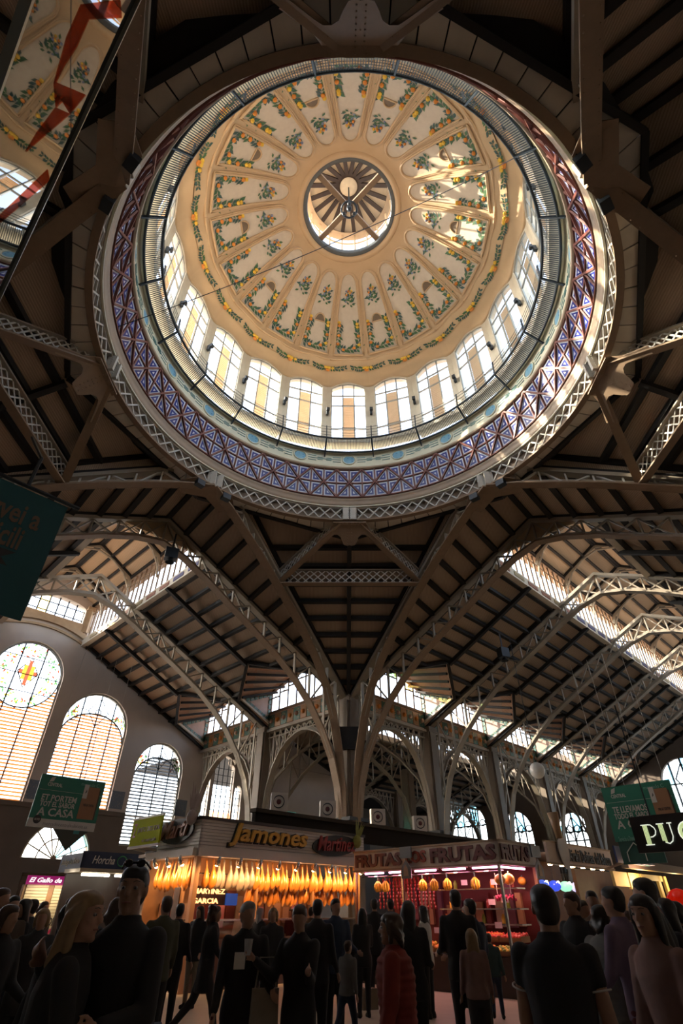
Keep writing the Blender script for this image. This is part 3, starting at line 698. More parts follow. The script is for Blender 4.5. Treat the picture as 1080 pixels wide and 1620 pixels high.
# ---------------- columns, arcades, friezes, dormers ----------------
COLS=mat('column_brown',(.20,.155,.11),.6,0,(.15,.115,.08),3)
def column(arm,u,v,label,h=10.25,big=False,low=False):
    t=thing('iron_column',label,'column',tuple(A(arm,u,v,0)))
    ax,l=ARM[arm]; rz=math.atan2(ax.y,ax.x); c=A(arm,u,v,0)
    wd=.9 if big else .62
    part('pedestal',MB().box(c+V((0,0,.35)),wd+.35,wd+.35,.7,rz).box(c+V((0,0,.76)),wd+.2,wd+.2,.12,rz),STONE,t)
    part('shaft',MB().box(c+V((0,0,.8+(h-.8)/2)),wd*.75,wd*.75,h-.8,rz),COLS,t)
    for a_,b_ in ((1,0),(-1,0),(0,1),(0,-1)):
        part('flange_plate',MB().box(c+ax*a_*wd*.42+l*b_*wd*.42+V((0,0,.8+(h-.8)/2)),wd*.35 if b_==0 else wd*.9,wd*.35 if a_==0 else wd*.9,h-.82,rz),COLS,t)
    zc=4.9 if not low else 3.6
    part('collar',MB().box(c+V((0,0,zc)),wd+.45,wd+.45,.14,rz).box(c+V((0,0,zc-.7)),wd+.4,wd+.4,1.1,rz).box(c+V((0,0,zc-1.3)),wd+.3,wd+.3,.1,rz),mat('column_black',(.02,.018,.016),.6),t)
    part('capital',MB().box(c+V((0,0,h-.12)),wd+.15,wd+.15,.3,rz),COLS,t)
    return t
far=column('L',12,12,'big clustered iron column on the centre axis under the dome, behind the market stalls',10.5,True)
part('black_box',MB().box(A('L',11.55,11.55,8.35),1.45,.3,1.05,0),BLACK,far)
for arm,un,nm in (('L',-12,'left'),('R',-12,'right')):
    column(arm,12,-12,'iron column under the %s corner of the dome crossing'%nm,10.5,True)
AO=['second','third','fourth','fifth','sixth']
column('L',19,12,'slender iron column between the two arcade bays of the left nave')
for i,u in enumerate(US['R'][1:-1]): column('R',u,12,'%s iron column of the right nave arcade counted from the dome'%(['first','second','third','fourth'][i]))
AR=[(.0,4.4),(.16,5.8),(.42,7.0),(.85,8.0),(1.45,8.75),(2.2,9.25),(2.9,9.5),(3.5,9.58)]
def arcade(arm,u0,u1,v,label,zt=10.05,dz=0,depth=True):
    t=thing('arcade_girder',label,'girder',tuple(A(arm,(u0+u1)/2,v,zt)))
    l=ARM[arm][1]; W=(u1-u0)/2; um=(u0+u1)/2
    sc_=(W-.3)/3.5
    cur=[(u0+.3+x*sc_,z+dz) for x,z in AR]; cur=cur+[(2*um-x,z) for x,z in reversed(cur[:-1])]
    pts=[A(arm,x,v,z) for x,z in cur]
    part('arch_flange',MB().sweep(pts,l,.36,.07),IRON,t); part('arch_web',MB().sweep([p+V((0,0,.09)) for p in pts],l,.05,.16),IRON,t)
    part('top_flange',MB().bar(A(arm,u0,v,zt),A(arm,u1,v,zt),.40,.14),IRON,t)
    part('mid_flange',MB().bar(A(arm,u0+.4,v,zt-.38),A(arm,u1-.4,v,zt-.38),.12,.06),IRON,t)
    n=12
    for i in range(n):
        x0=u0+.4+(u1-u0-.8)*i/n; x1=u0+.4+(u1-u0-.8)*(i+1)/n
        def zb(x):
            x=min(x,2*um-x)
            return interp(sorted(cur[:len(AR)]),max(x,u0+.3))
        for a_,b_ in ((x0,x1),(x1,x0)):
            za=max(zb(a_),0); 
            ubar('lattice_bar',A(arm,a_,v,zb(a_)+.05),A(arm,b_,v,zt-.06),.05,.07,IRON,t,l)
        if i: ubar('web_post',A(arm,x0,v,zb(x0)+.05),A(arm,x0,v,zt-.06),.06,.09,IRON,t,l)
    return t
FRM=[TILEG,mat('frieze_orange',(.34,.17,.06),.4,0,(.07,.12,.08),8,kind='voronoi')]
def dormer(arm,u0,u1,an):
    l=ARM[arm][1]; f=lambda v:ZRID-K*v; vc=9.65; um=(u0+u1)/2; a0,a1=u0+.35,u1-.35
    zs,zj,za=11.1,12.42,13.25
    # frieze
    fr=thing('floral_frieze','green and orange floral tile frieze under %s'%an,'frieze',tuple(A(arm,um,12,10.6)))
    part('frieze_bed',MB().hexa([A(arm,u0,11.95,10.12),A(arm,u1,11.95,10.12),A(arm,u1,12.25,10.12),A(arm,u0,12.25,10.12),A(arm,u0,11.95,11.05),A(arm,u1,11.95,11.05),A(arm,u1,12.25,11.05),A(arm,u0,12.25,11.05)]),TILEP,fr)
    n=11
    for i in range(n):
        x0=a0+(a1-a0)*i/n+.02; x1=a0+(a1-a0)*(i+1)/n-.02
        part('tile',MB().hexa([A(arm,x0,11.90,10.22),A(arm,x1,11.90,10.22),A(arm,x1,11.95,10.22),A(arm,x0,11.95,10.22),A(arm,x0,11.90,10.95),A(arm,x1,11.90,10.95),A(arm,x1,11.95,10.95),A(arm,x0,11.95,10.95)]),FRM[i%2],fr)
        part('floret',MB().ball(A(arm,(x0+x1)/2,11.88,10.58),.13,.13,.13,8,5),ORA if i%2 else TILEP,fr)
    # window
    wd=window(); n=8; st=(a1-a0)/n
    zt=lambda x:zj+(za-zj)*(1-abs(x-um)/((a1-a0)/2))
    part('sill',MB().bar(A(arm,a0,12,zs),A(arm,a1,12,zs),.2,.14),IRONT,wd)
    part('head',MB().sweep([A(arm,a0,12,zj),A(arm,um,12,za),A(arm,a1,12,zj)],l,.16,.14),IRONT,wd)
    for i in range(n+1): ubar('mullion',A(arm,a0+i*st,12,zs),A(arm,a0+i*st,12,zt(a0+i*st)),.08,.10,IRONT,wd)
    for i in range(n):
        x0,x1=a0+i*st,a0+(i+1)*st; zz=min(zt(x0),zt(x1))-.42
        ubar('transom',A(arm,x0,12,zz),A(arm,x1,12,zz),.06,.06,IRONT,wd)
        part('pane',MB().add([A(arm,x0,12.02,zs),A(arm,x1,12.02,zs),A(arm,x1,12.02,zz),A(arm,x0,12.02,zz)],[(0,1,2,3)]),GLASSC,wd)
        part('top_light',MB().add([A(arm,x0,12.02,zz),A(arm,x1,12.02,zz),A(arm,x1,12.02,zt(x1)),A(arm,x0,12.02,zt(x0))],[(0,1,2,3)]),[GLASSG,GLASSC,GLASSY,GLASSC][i%4] if (arm=='R' and u0<13) else GLASSC,wd)
        xm=(x0+x1)/2
        part('scroll',MB().tube([A(arm,xm+.14*math.cos(k),11.98,zz+.18+.14*math.sin(k)) for k in [i_*.6 for i_ in range(10)]],.018,4),IRONT,wd)
    # cheeks
    for xx,d in ((a0,1),(a1,-1)):
        ck=struct('wall_dormer_cheek',MB().prism([A(arm,xx,12.1,f(12.1)-.1),A(arm,xx,12.1,zj),A(arm,xx,vc,f(vc))],ARM[arm][0]*(-.12*d)),TILEP)
        T=[A(arm,xx+.02*d,11.95,10.62),A(arm,xx+.02*d,11.95,zj-.1),A(arm,xx+.02*d,9.95,f(9.95)+.1)]
        cen=(T[0]+T[1]+T[2])/3
        for i in range(3):
            p,q_=T[i],T[(i+1)%3]; p=p+(cen-p)*.09; q_=q_+(cen-q_)*.09; L=(q_-p).length; m_=max(2,int(L/.3))
            for k in range(m_):
                o=MB().bar(p+(q_-p)*((k+.08)/m_),p+(q_-p)*((k+.92)/m_),.04,.22,ARM[arm][0]).mesh('border_tile',FRM[0] if k%2 else FRM[0],(0,0,0))
                link('border_tile',o,ck)
        ubar('cheek_trim',A(arm,xx+.03*d,12.0,zj),A(arm,xx+.03*d,vc,f(vc)+.06),.12,.12,SOFFIT,ck)
        ubar('cheek_trim',A(arm,xx+.03*d,12.0,f(12)+.1),A(arm,xx+.03*d,vc,f(vc)),.12,.12,SOFFIT,ck)
    # little roofs
    for xe in (a0,a1):
        root,n_=roof_poly('ceiling',[A(arm,xe,12.3,zj+.1),A(arm,xe,vc,f(vc)+.02),A(arm,um,DV0,f(DV0)+.02),A(arm,um,12.3,za+.06)],BOARDO)
        for k in range(5):
            t_=.06+.21*k; e0=A(arm,xe+(um-xe)*t_,12.2,zj+(za-zj)*t_); e1=A(arm,xe+(um-xe)*t_,vc+(DV0-vc)*t_+.1,f(vc)+(f(DV0)-f(vc))*t_)
            ubar('purlin',e0-n_*.08,e1-n_*.08,.13,.14,BLACK,root,(0,0,1))
bn=['first','second','third','fourth','fifth']
for arm,an in (('L','left'),('R','right')):
    us=US[arm]
    for i,(u0,u1) in enumerate(zip(us,us[1:])):
        arcade(arm,u0,u1,12,'iron lattice arcade girder over the %s bay of the %s nave side'%(bn[i],an))
        dormer(arm,u0,u1,'the %s dormer window of the %s nave'%(bn[i],an))
# ---------------- walls with openings ----------------
def holed(name,outer,holes,fn,th,m,kind='structure',parent=None):
    cu=bpy.data.curves.new('tmp','CURVE'); cu.dimensions='2D'; cu.fill_mode='BOTH'; cu.extrude=th/2
    for poly in [outer]+holes:
        sp=cu.splines.new('POLY'); sp.points.add(len(poly)-1); sp.use_cyclic_u=True
        for p,(x,y) in zip(sp.points,poly): p.co=(x,y,0,1)
    o=bpy.data.objects.new('tmp',cu); COL.objects.link(o); dg=bpy.context.evaluated_depsgraph_get(); dg.update()
    me=bpy.data.meshes.new_from_object(o.evaluated_get(dg)); bpy.data.objects.remove(o)
    off=wloc(parent)
    for v_ in me.vertices: v_.co=fn(v_.co.x,v_.co.y,v_.co.z)-off
    me.materials.clear(); me.materials.append(m); me.name=name
    ob=link(name,me,parent); OFF[ob.name]=off
    if kind: ob['kind']=kind
    return ob
def archpoly(x,hw_,z0,zs,rise,n=14):
    return [(x-hw_,z0),(x+hw_,z0)]+[(x+hw_*math.cos(math.pi*k/n),zs+rise*math.sin(math.pi*k/n)) for k in range(n+1)]
UW=26
fL=lambda x,y,z:A('L',UW+.25+z,x,y)
WL=[(0,1.92,6.05,12.4,1.92),(4.6,1.95,6.1,10.35,1.95),(9.25,1.62,4.5,8.6,1.62),(-4.6,1.95,6.1,10.35,1.95),(-9.25,1.62,4.5,8.6,1.62)]
segw=[(-1.95,16.15),(1.95,16.15),(1.95,17.05)]+[(1.95*math.cos(math.pi*k/12),17.05+.42*math.sin(math.pi*k/12)) for k in range(1,12)]+[(-1.95,17.05)]
fan=[(4.4+1.75*math.cos(math.pi*k/14),3.7+1.75*math.sin(math.pi*k/14)) for k in range(15)]
door=[(3.0,.05),(5.8,.05),(5.8,3.1),(3.0,3.1)]
holed('wall_left',[(-12.2,6),(12.2,6),(12.2,10.4),(2.7,15),(2.7,17.6),(0,19),(-2.7,17.6),(-2.7,15),(-12.2,10.4)],[archpoly(*w_) for w_ in WL[:2]+WL[3:4]]+[[(x-h_,6.001+.0) if z0<6 else (x-h_,z0),(x+h_,6.001 if z0<6 else z0)]+archpoly(x,h_,z0,zs,r)[2:] for x,h_,z0,zs,r in (WL[2],WL[4])]+[segw],fL,.5,WALL)
holed('wall_left_base',[(-12.2,0),(12.2,0),(12.2,5.999),(-12.2,5.999)],[[(x-1.62,4.5),(x+1.62,4.5),(x+1.62,5.998),(x-1.62,5.998)] for x in (9.25,-9.25)]+[fan,door],lambda x,y,z:fL(x,y,z)-ARM['L'][0]*.04,.56,STONE)
tr=thing('trim_80','','',tuple(fL(0,6,0)),structure=True)
for a_,b_ in ((-12,-10.9),(-7.6,7.6),(10.9,12)): part('string_course',MB().bar(fL(a_,5.98,-.3),fL(b_,5.98,-.3),.16,.22),STONE,tr)
cv_=[(x,15.75-.62*(x/2.7)**2) for x in [-2.9+5.8*k/12 for k in range(13)]]
part('arched_cornice',MB().sweep([fL(x,z,-.34) for x,z in cv_],ARM['L'][0],.22,.3),BRICKW,tr); part('arched_fillet',MB().sweep([fL(x,z-.42,-.3) for x,z in cv_],ARM['L'][0],.14,.14),BRICKW,tr)
for s_ in (-1,1):
    part('pilaster',MB().bar(fL(s_*2.2,15.6,-.3),fL(s_*2.2,17.2,-.3),.34,.2),BRICKW,tr); part('pilaster_cap',MB().box(fL(s_*2.2,17.2,-.3),.5,.5,.22,.78),BRICKW,tr)
part('brick_field',MB().prism([fL(-2.6,15.7,-.27),fL(2.6,15.7,-.27),fL(2.6,16.12,-.27),fL(-2.6,16.12,-.27)],ARM['L'][0]*.02),BRICKW,tr)
for x in (2.35,6.95,11.15):
    part('painted_emblem',MB().box(fL(x,6.7,-.26),.8,.04,.9,R_(45)),mat('emblem_blue',(.13,.16,.20),.6,0,(.25,.23,.21),9,kind='voronoi'),tr)
def lead(wd,fn,a_,b_,t=.05,m=None): ubar('glazing_bar',fn(*a_,0),fn(*b_,0),t,t,m or STEEL,wd)
STG,STL,STY,STR=glass_mat('stain_green',(.06,.16,.04),.03),glass_mat('stain_leaf',(.14,.26,.07),.03),glass_mat('stain_yellow',(.42,.26,.02),.03),glass_mat('stain_red',(.30,.05,.02),.03)
def inside(x,z,W): 
    X,h_,z0,zs,r=W; dx=abs(x-X)
    return dx<=h_ and z>=z0 and (z<=zs or (dx/h_)**2+((z-zs)/r)**2<=1)
def leaves(wd,fn,cx,cz,n,rad,seed,cols):
    rn=random.Random(seed); mb=MB()
    for k in range(n):
        a_=rn.uniform(0,6.28); r=rad*math.sqrt(rn.uniform(0,1)); x=cx+r*math.cos(a_);z=cz+r*math.sin(a_); b_=rn.uniform(0,6.28);l=rn.uniform(.18,.34)
        mb.mi=rn.randrange(len(cols))
        P=[(x,z),(x+l*.5*math.cos(b_)-.06*math.sin(b_),z+l*.5*math.sin(b_)+.06*math.cos(b_)),(x+l*math.cos(b_),z+l*math.sin(b_)),(x+l*.5*math.cos(b_)+.06*math.sin(b_),z+l*.5*math.sin(b_)-.06*math.cos(b_))]
        mb.add([fn(*p,-.03) for p in P],[(0,1,2,3)])
    part('stained_leaf',mb,cols,wd)
def big_window(fn,W,style,ax):
    X,h_,z0,zs,r=W; wd=window()
    fr=archpoly(X,h_-.04,z0+.04,zs,r-.04)
    part('frame',MB().sweep([fn(x,z,0) for x,z in fr],ax,.16,.10,True),mat('frame_pale',(.45,.45,.42),.6),wd)
    zt=lambda x:zs+r*math.sqrt(max(0,1-((x-X)/h_)**2))
    zl=zs-1.4 if style==1 else zs-.15
    nm=3 if style==1 else 4
    for k in range(1,nm):
        x=X-h_+2*h_*k/nm; lead(wd,fn,(x,z0),(x,zt(x)),.06)
    z=z0+.1
    sl=SLAT if style<3 else SLATSH
    cc=0
    while z<zl+.9:
        hh=h_-.06
        if style==1:
            if z>zs-1.92: dzz=zs-z; hole=math.sqrt(max(0,1.85**2-dzz**2)); segs=[(X-hh,X-hole),(X+hole,X+hh)] if hole>.05 else [(X-hh,X+hh)]
            else: segs=[(X-hh,X+hh)]
        else:
            e=(z-(zl-.5))/1.4; 
            if e>0: hh=hh*math.sqrt(max(0,1-e*e))
            segs=[(X-hh,X+hh)]
        for s0,s1 in segs:
            if s1-s0>.12: o=ubar('louver_slat',fn(s0,z,-.0),fn(s1,z,-.0),.11,.03,sl,wd,ax-V((0,0,.55))); cc+=1
        z+=.18
    # panes
    n=nm
    zcuts=[z0]+[z0+(zs-z0)*k/3 for k in (1,2)]+[zs]
    for k in range(n):
        x0=X-h_+2*h_*k/n; x1=X-h_+2*h_*(k+1)/n
        for a_,b_ in zip(zcuts,zcuts[1:]): part('pane',MB().add([fn(x0,a_,.06),fn(x1,a_,.06),fn(x1,b_,.06),fn(x0,b_,.06)],[(0,1,2,3)]),GLASSC,wd)
        xx=[x0+(x1-x0)*i/5 for i in range(6)]
        part('pane',MB().add([fn(x0,zs,.06),fn(x1,zs,.06)]+[fn(x,zt(x)+.001,.06) for x in reversed(xx)],[tuple(range(8))]),GLASSC,wd)
    GR=[STG,STL,STY,STR]
    def loop(pts,t=.035,cl=True): part('lead_line',MB().tube([fn(x,z,-.02) for x,z in pts],t,4,cl),STEEL,wd)
    if style==1:
        loop([(X+1.84*math.cos(2*math.pi*k/28),zs+1.84*math.sin(2*math.pi*k/28)) for k in range(28)],.04)
        for d in (-.95,0,.95):
            e=math.sqrt(1.84**2-d*d); lead(wd,fn,(X-e,zs+d),(X+e,zs+d),.04)
        D=[(X,zs+.95),(X+.55,zs+.1),(X,zs-.75),(X-.55,zs+.1)]; loop(D,.04)
        for k in range(5):
            t=(k-2)*.2; part('shield_stripe',MB().add([fn(X+t-.1+.0,zs+.1-.85*(1-abs(t)/.55)+.12,-.04),fn(X+t+.1,zs+.1-.85*(1-abs(t)/.55)+.12,-.04),fn(X+t+.1,zs+.1+.8*(1-abs(t)/.55)-.1,-.04),fn(X+t-.1,zs+.1+.8*(1-abs(t)/.55)-.1,-.04)],[(0,1,2,3)]),STY if k%2 else STR,wd)
        for a_ in range(0,360,30): leaves(wd,fn,X+1.4*math.cos(R_(a_)),zs+1.4*math.sin(R_(a_)),9,.34,a_,GR)
    else:
        D=[(X,zs+r*.85),(X+h_*.32,zs+r*.45),(X,zs+.02),(X-h_*.32,zs+r*.45)]; loop(D,.035)
        lead(wd,fn,(X-h_*.32,zs+r*.45),(X-h_*.55,zs+r*.45),.03); lead(wd,fn,(X+h_*.32,zs+r*.45),(X+h_*.55,zs+r*.45),.03)
        loop([(X+.16*math.cos(k),zs+r*.45+.16*math.sin(k)) for k in [i*.6 for i in range(11)]],.03)
        loop([(X-(h_-.06)*math.cos(math.pi*k/12),zl-.5+1.4*math.sin(math.pi*k/12)) for k in range(13)],.045,False)
        for s_ in (-1,1):
            cx=X+s_*h_*.74; loop([(cx+.22*math.cos(2*math.pi*k/10)*(1+.3*(k%2)),zs+r*.28+.42*math.sin(2*math.pi*k/10)) for k in range(10)],.025)
            leaves(wd,fn,cx,zs+r*.3,16,.32,int(X*10)+s_,GR)
    return wd
axL=ARM['L'][0]
for i,W in enumerate(WL): big_window(fL,W,[1,2,3,2,3][i],axL)
# clerestory segmental window, fanlight and door of the end wall
wd=window()
for k in range(8): 
    x=-1.95+3.9*k/7; ubar('mullion',fL(x,16.15,0),fL(x,17.05+.42*math.sqrt(max(0,1-(x/1.95)**2)),0),.06,.06,STEEL,wd)
for z in (16.4,17.0): ubar('transom',fL(-1.95,z,0),fL(1.95,z,0),.05,.05,STEEL,wd)
for k in range(7):
    x0=-1.95+3.9*k/7;x1=x0+3.9/7; zz=lambda x:17.05+.42*math.sqrt(max(0,1-(x/1.95)**2))
    part('pane',MB().add([fL(x0,16.15,.05),fL(x1,16.15,.05),fL(x1,zz(x1),.05),fL(x0,zz(x0),.05)],[(0,1,2,3)]),GLASSY if k in (2,) else GLASSC,wd)
wd=window()
for k in range(9):
    a_=math.pi*k/8; ubar('glazing_bar',fL(4.4,3.72,0),fL(4.4+1.75*math.cos(a_),3.72+1.75*math.sin(a_),0),.05,.05,IRONT,wd)
    if k<8: part('pane',MB().add([fL(4.4,3.72,.04),fL(4.4+1.75*math.cos(a_),3.72+1.75*math.sin(a_),.04),fL(4.4+1.75*math.cos(a_+math.pi/8),3.72+1.75*math.sin(a_+math.pi/8),.04)],[(0,1,2)]),GLASSC if k not in (1,2) else GLASSB,wd)
part('fan_arc',MB().tube([fL(4.4+.9*math.cos(math.pi*k/14),3.72+.9*math.sin(math.pi*k/14),0) for k in range(15)],.035,4),IRONT,wd)
part('fan_frame',MB().sweep([fL(*p,-.26) for p in fan],axL,.1,.16),mat('fan_cream',(.62,.54,.40),.7),wd)
dr=link('door_1',None); dr['kind']='structure'; OFF[dr.name]=V((0,0,0))
part('door_frame',MB().bar(fL(3.05,.05,0),fL(3.05,3.1,0),.1,.14).bar(fL(5.75,.05,0),fL(5.75,3.1,0),.1,.14).bar(fL(3,3.05,0),fL(5.8,3.05,0),.14,.1),IRONT,dr)
for x in (3.1,4.42): part('door_leaf',MB().hexa([fL(x,.06,-.04),fL(x+1.28,.06,-.04),fL(x+1.28,.06,.04),fL(x,.06,.04),fL(x,3,-.04),fL(x+1.28,3,-.04),fL(x+1.28,3,.04),fL(x,3,.04)]),mat('door_brown',(.12,.07,.04),.5),dr)
# ---------------- side aisles behind the far column ----------------
def aisle(arm,e,trim):
    # b = lateral distance from the nave axis, a along it
    def lo(b): return max(b,12.2) if trim else max(b,12.2)
    B1,B2,B3=16.8,20.2,26.0; Z0,Z1,Z3=10.0,12.15,10.2
    r,n=roof_poly('ceiling',[A(arm,12.2,12.2,Z0),A(arm,B1,B1,Z1),A(arm,e,B1,Z1),A(arm,e,12.2,Z0)])
    for k in range(1,6):
        b=12.2+.85*k; z=Z0+(Z1-Z0)*(b-12.2)/(B1-12.2); ubar('purlin',A(arm,b,b,z)-n*.12,A(arm,e,b,z)-n*.12,.18,.2,BLACK,r,(0,0,1))
    eb=min(e,46)
    if e>21:
        P=[A(arm,B2,B2,Z1),A(arm,e,B2,Z1),A(arm,e,B3,Z3),A(arm,min(B3,e),B3,Z3)]
        r2,n2=roof_poly('ceiling',P)
        for k in range(1,7):
            b=B2+.85*k; z=Z1+(Z3-Z1)*(b-B2)/(B3-B2); ubar('purlin',A(arm,min(b,e-.1),b,z)-n2*.12,A(arm,e,b,z)-n2*.12,.18,.2,BLACK,r2,(0,0,1))
        x=15.5
        while x<e:
            if x>B2: ubar('rafter',A(arm,max(x,B2),B2,Z1)-n2*.3,A(arm,max(x,B3 if x>=B3 else x),min(B3,x) if x<B3 else B3,Z1+(Z3-Z1)*((min(B3,x)-B2)/(B3-B2)))-n2*.3,.2,.2,BLACK,r2)
            x+=3.4
    M0=e if arm=='L' else 21.0      # plain ridge strip before the roof light begins
    r4,n4=roof_poly('ceiling',[A(arm,B1-.05,B1-.05,Z1),A(arm,B2+.05,B2+.05,Z1),A(arm,M0,B2+.05,Z1),A(arm,M0,B1-.05,Z1)] if M0>B2 else [A(arm,B1,B1,Z1),A(arm,M0,M0,Z1),A(arm,M0,B1,Z1)])
    if arm=='L': return
    struct('wall_roof_light',MB().prism([A(arm,M0,B1,Z1),A(arm,M0,B2,Z1),A(arm,M0,B2,13.3),A(arm,M0,(B1+B2)/2,14.1),A(arm,M0,B1,13.3)],ARM[arm][0]*.1),BRICKW)
    for b,sg in ((B1,-1),(B2,1)):
        TN[0]+=1; s_=thing('trim_%d'%TN[0],'','',tuple(A(arm,(M0+e)/2,b,Z1)),structure=True)
        part('sill_box',MB().bar(A(arm,M0,b,Z1),A(arm,e,b,Z1),.3,.4),SOFFIT,s_)
        wd=window(); nn=max(2,int((e-M0)/.75)); st=(e-M0)/nn
        for i in range(nn+1): ubar('mullion',A(arm,M0+i*st,b,Z1+.2),A(arm,M0+i*st,b,13.2),.06,.08,IRONT,wd)
        for i in range(nn): part('pane',MB().add([A(arm,M0+i*st,b,Z1+.2),A(arm,M0+i*st+st,b,Z1+.2),A(arm,M0+i*st+st,b,13.2),A(arm,M0+i*st,b,13.2)],[(0,1,2,3)]),GLASSC,wd)
        ubar('head_rail',A(arm,M0,b,13.2),A(arm,e,b,13.2),.14,.14,IRONT,wd)
    for b0,b1 in ((B1-.4,(B1+B2)/2),(B2+.4,(B1+B2)/2)):
        r3,n3=roof_poly('ceiling',[A(arm,M0,b1,14.1),A(arm,e,b1,14.1),A(arm,e,b0,13.2),A(arm,M0,b0,13.2)])
aisle('L',26,True); aisle('R',46,True)
# aisle trusses of the right side
def aisle_truss(arm,u,label):
    t=thing('aisle_truss',label,'truss',tuple(A(arm,u,19,9)))
    ax=ARM[arm][0]
    bot=[(12.3,6.0),(12.9,7.6),(14.2,8.9),(16,10.2),(18.5,11.0),(21,10.3),(23.3,9.2),(24.8,8.0),(25.6,6.2)]
    topl=[(12.3,9.8),(16.8,11.9),(18.5,12.3),(20.2,11.95),(25.8,10.0)]
    part('bottom_chord',MB().sweep([A(arm,u,b,z) for b,z in bot],ax,.3,.08),IRON,t); part('top_chord',MB().sweep([A(arm,u,b,z) for b,z in topl],ax,.26,.12),IRON,t)
    bs=[12.6+1.0*k for k in range(14)]
    for k,b in enumerate(bs):
        if b>25.5: break
        ubar('web_post',A(arm,u,b,interp(bot,b)),A(arm,u,b,interp(topl,b)),.1,.05,IRON,t,ax)
        if bs[min(k+1,13)]<25.5: ubar('web_diagonal',A(arm,u,b,interp(bot,b)),A(arm,u,b+1,interp(topl,b+1)),.07,.05,IRON,t,ax)
for i,u in enumerate(US['R'][1:-1]): aisle_truss('R',u,'dark aisle truss behind the %s column of the right nave'%(['first','second','third','fourth'][i]))
aisle_truss('L',19,'dark aisle truss behind the slender column of the left nave')
for i,u in enumerate([25.8]+US['R'][3:-1]):
    column('R',u,26,'%s distant column of the outer arcade behind the right nave'%bn[i],10.0)
    arcade('R',u,u+6.7,26,'%s distant lattice girder of the outer arcade behind the right nave'%bn[i],9.9,-.3)
column('L',19.5,26,'distant column of the outer arcade seen left of the big clustered column',10.0)
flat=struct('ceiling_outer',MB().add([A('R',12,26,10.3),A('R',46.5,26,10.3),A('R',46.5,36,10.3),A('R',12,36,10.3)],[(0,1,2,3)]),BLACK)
# outer walls
def wallp(name,arm,u0,v0,u1,v1,z0,z1,m=WALL):
    return struct(name,MB().prism([A(arm,u0,v0,z0),A(arm,u1,v1,z0),A(arm,u1,v1,z1),A(arm,u0,v0,z1)],((A(arm,u1,v1,0)-A(arm,u0,v0,0)).cross(V((0,0,1))).normalized())*.3),m)
wallp('wall_back','R',26,36,46,36,0,10.4,STONE)
wallp('wall_back_corner','R',26.3,26,26.3,36,0,10.4,STONE)
# aisle part of the left end wall: stained lancets and small turquoise lights
LA=[(14.15,.8,5.2,9.3,.9),(12.75,.32,5.2,8.5,.5),(15.4,.3,5.2,8.0,.5)]
sq=[(20.2,.55,6.6,7.35),(22.2,.5,6.6,7.3),(24.2,.6,6.6,7.3)]
holed('wall_left_aisle',[(12.2,0),(26.3,0),(26.3,10.5),(20.2,12.4),(16.8,12.4),(12.2,10.4)],[archpoly(*w_) for w_ in LA]+[[(x-h_,a_),(x+h_,a_),(x+h_,b_),(x-h_,b_)] for x,h_,a_,b_ in sq]+[[(14.15+dx+.2*math.cos(2*math.pi*k/12),10.15-abs(dx)*.45+.2*math.sin(2*math.pi*k/12)) for k in range(12)] for dx in (-.62,.62)],fL,.4,WALL)
for W in LA:
    X,h_,z0,zs,r=W; wd=window(); zt=lambda x:zs+r*math.sqrt(max(0,1-((x-X)/h_)**2))
    n=4 if h_>.5 else 2
    for k in range(n+1): lead(wd,fL,(X-h_+2*h_*k/n,z0),(X-h_+2*h_*k/n,max(zs,zt(X-h_+2*h_*k/n))),.05)
    z=z0
    while z<zs+r*.5: lead(wd,fL,(X-h_,z),(X+h_,z),.035); z+=.42
    for k in range(n):
        x0=X-h_+2*h_*k/n;x1=x0+2*h_/n
        for a_,b_ in ((z0,z0+1.6),(z0+1.6,zs)): part('pane',MB().add([fL(x0,a_,.05),fL(x1,a_,.05),fL(x1,b_,.05),fL(x0,b_,.05)],[(0,1,2,3)]),[GLASSY,GLASSR][k%2] if a_==z0 and h_>.5 else GLASSC,wd)
        part('pane',MB().add([fL(x0,zs,.05),fL(x1,zs,.05),fL(x1,zt(x1)+.01,.05),fL(x0,zt(x0)+.01,.05)],[(0,1,2,3)]),GLASSC,wd)
for x,h_,a_,b_ in sq:
    wd=window(); part('pane',MB().add([fL(x-h_,a_,.05),fL(x+h_,a_,.05),fL(x+h_,b_,.05),fL(x-h_,b_,.05)],[(0,1,2,3)]),glass_mat('turquoise_glass%d'%x,(.10,.75,.75),.05),wd)
    for k in range(4): lead(wd,fL,(x-h_+2*h_*k/3,a_),(x-h_+2*h_*k/3,b_),.04)
    lead(wd,fL,(x-h_,b_),(x+h_,b_),.06)
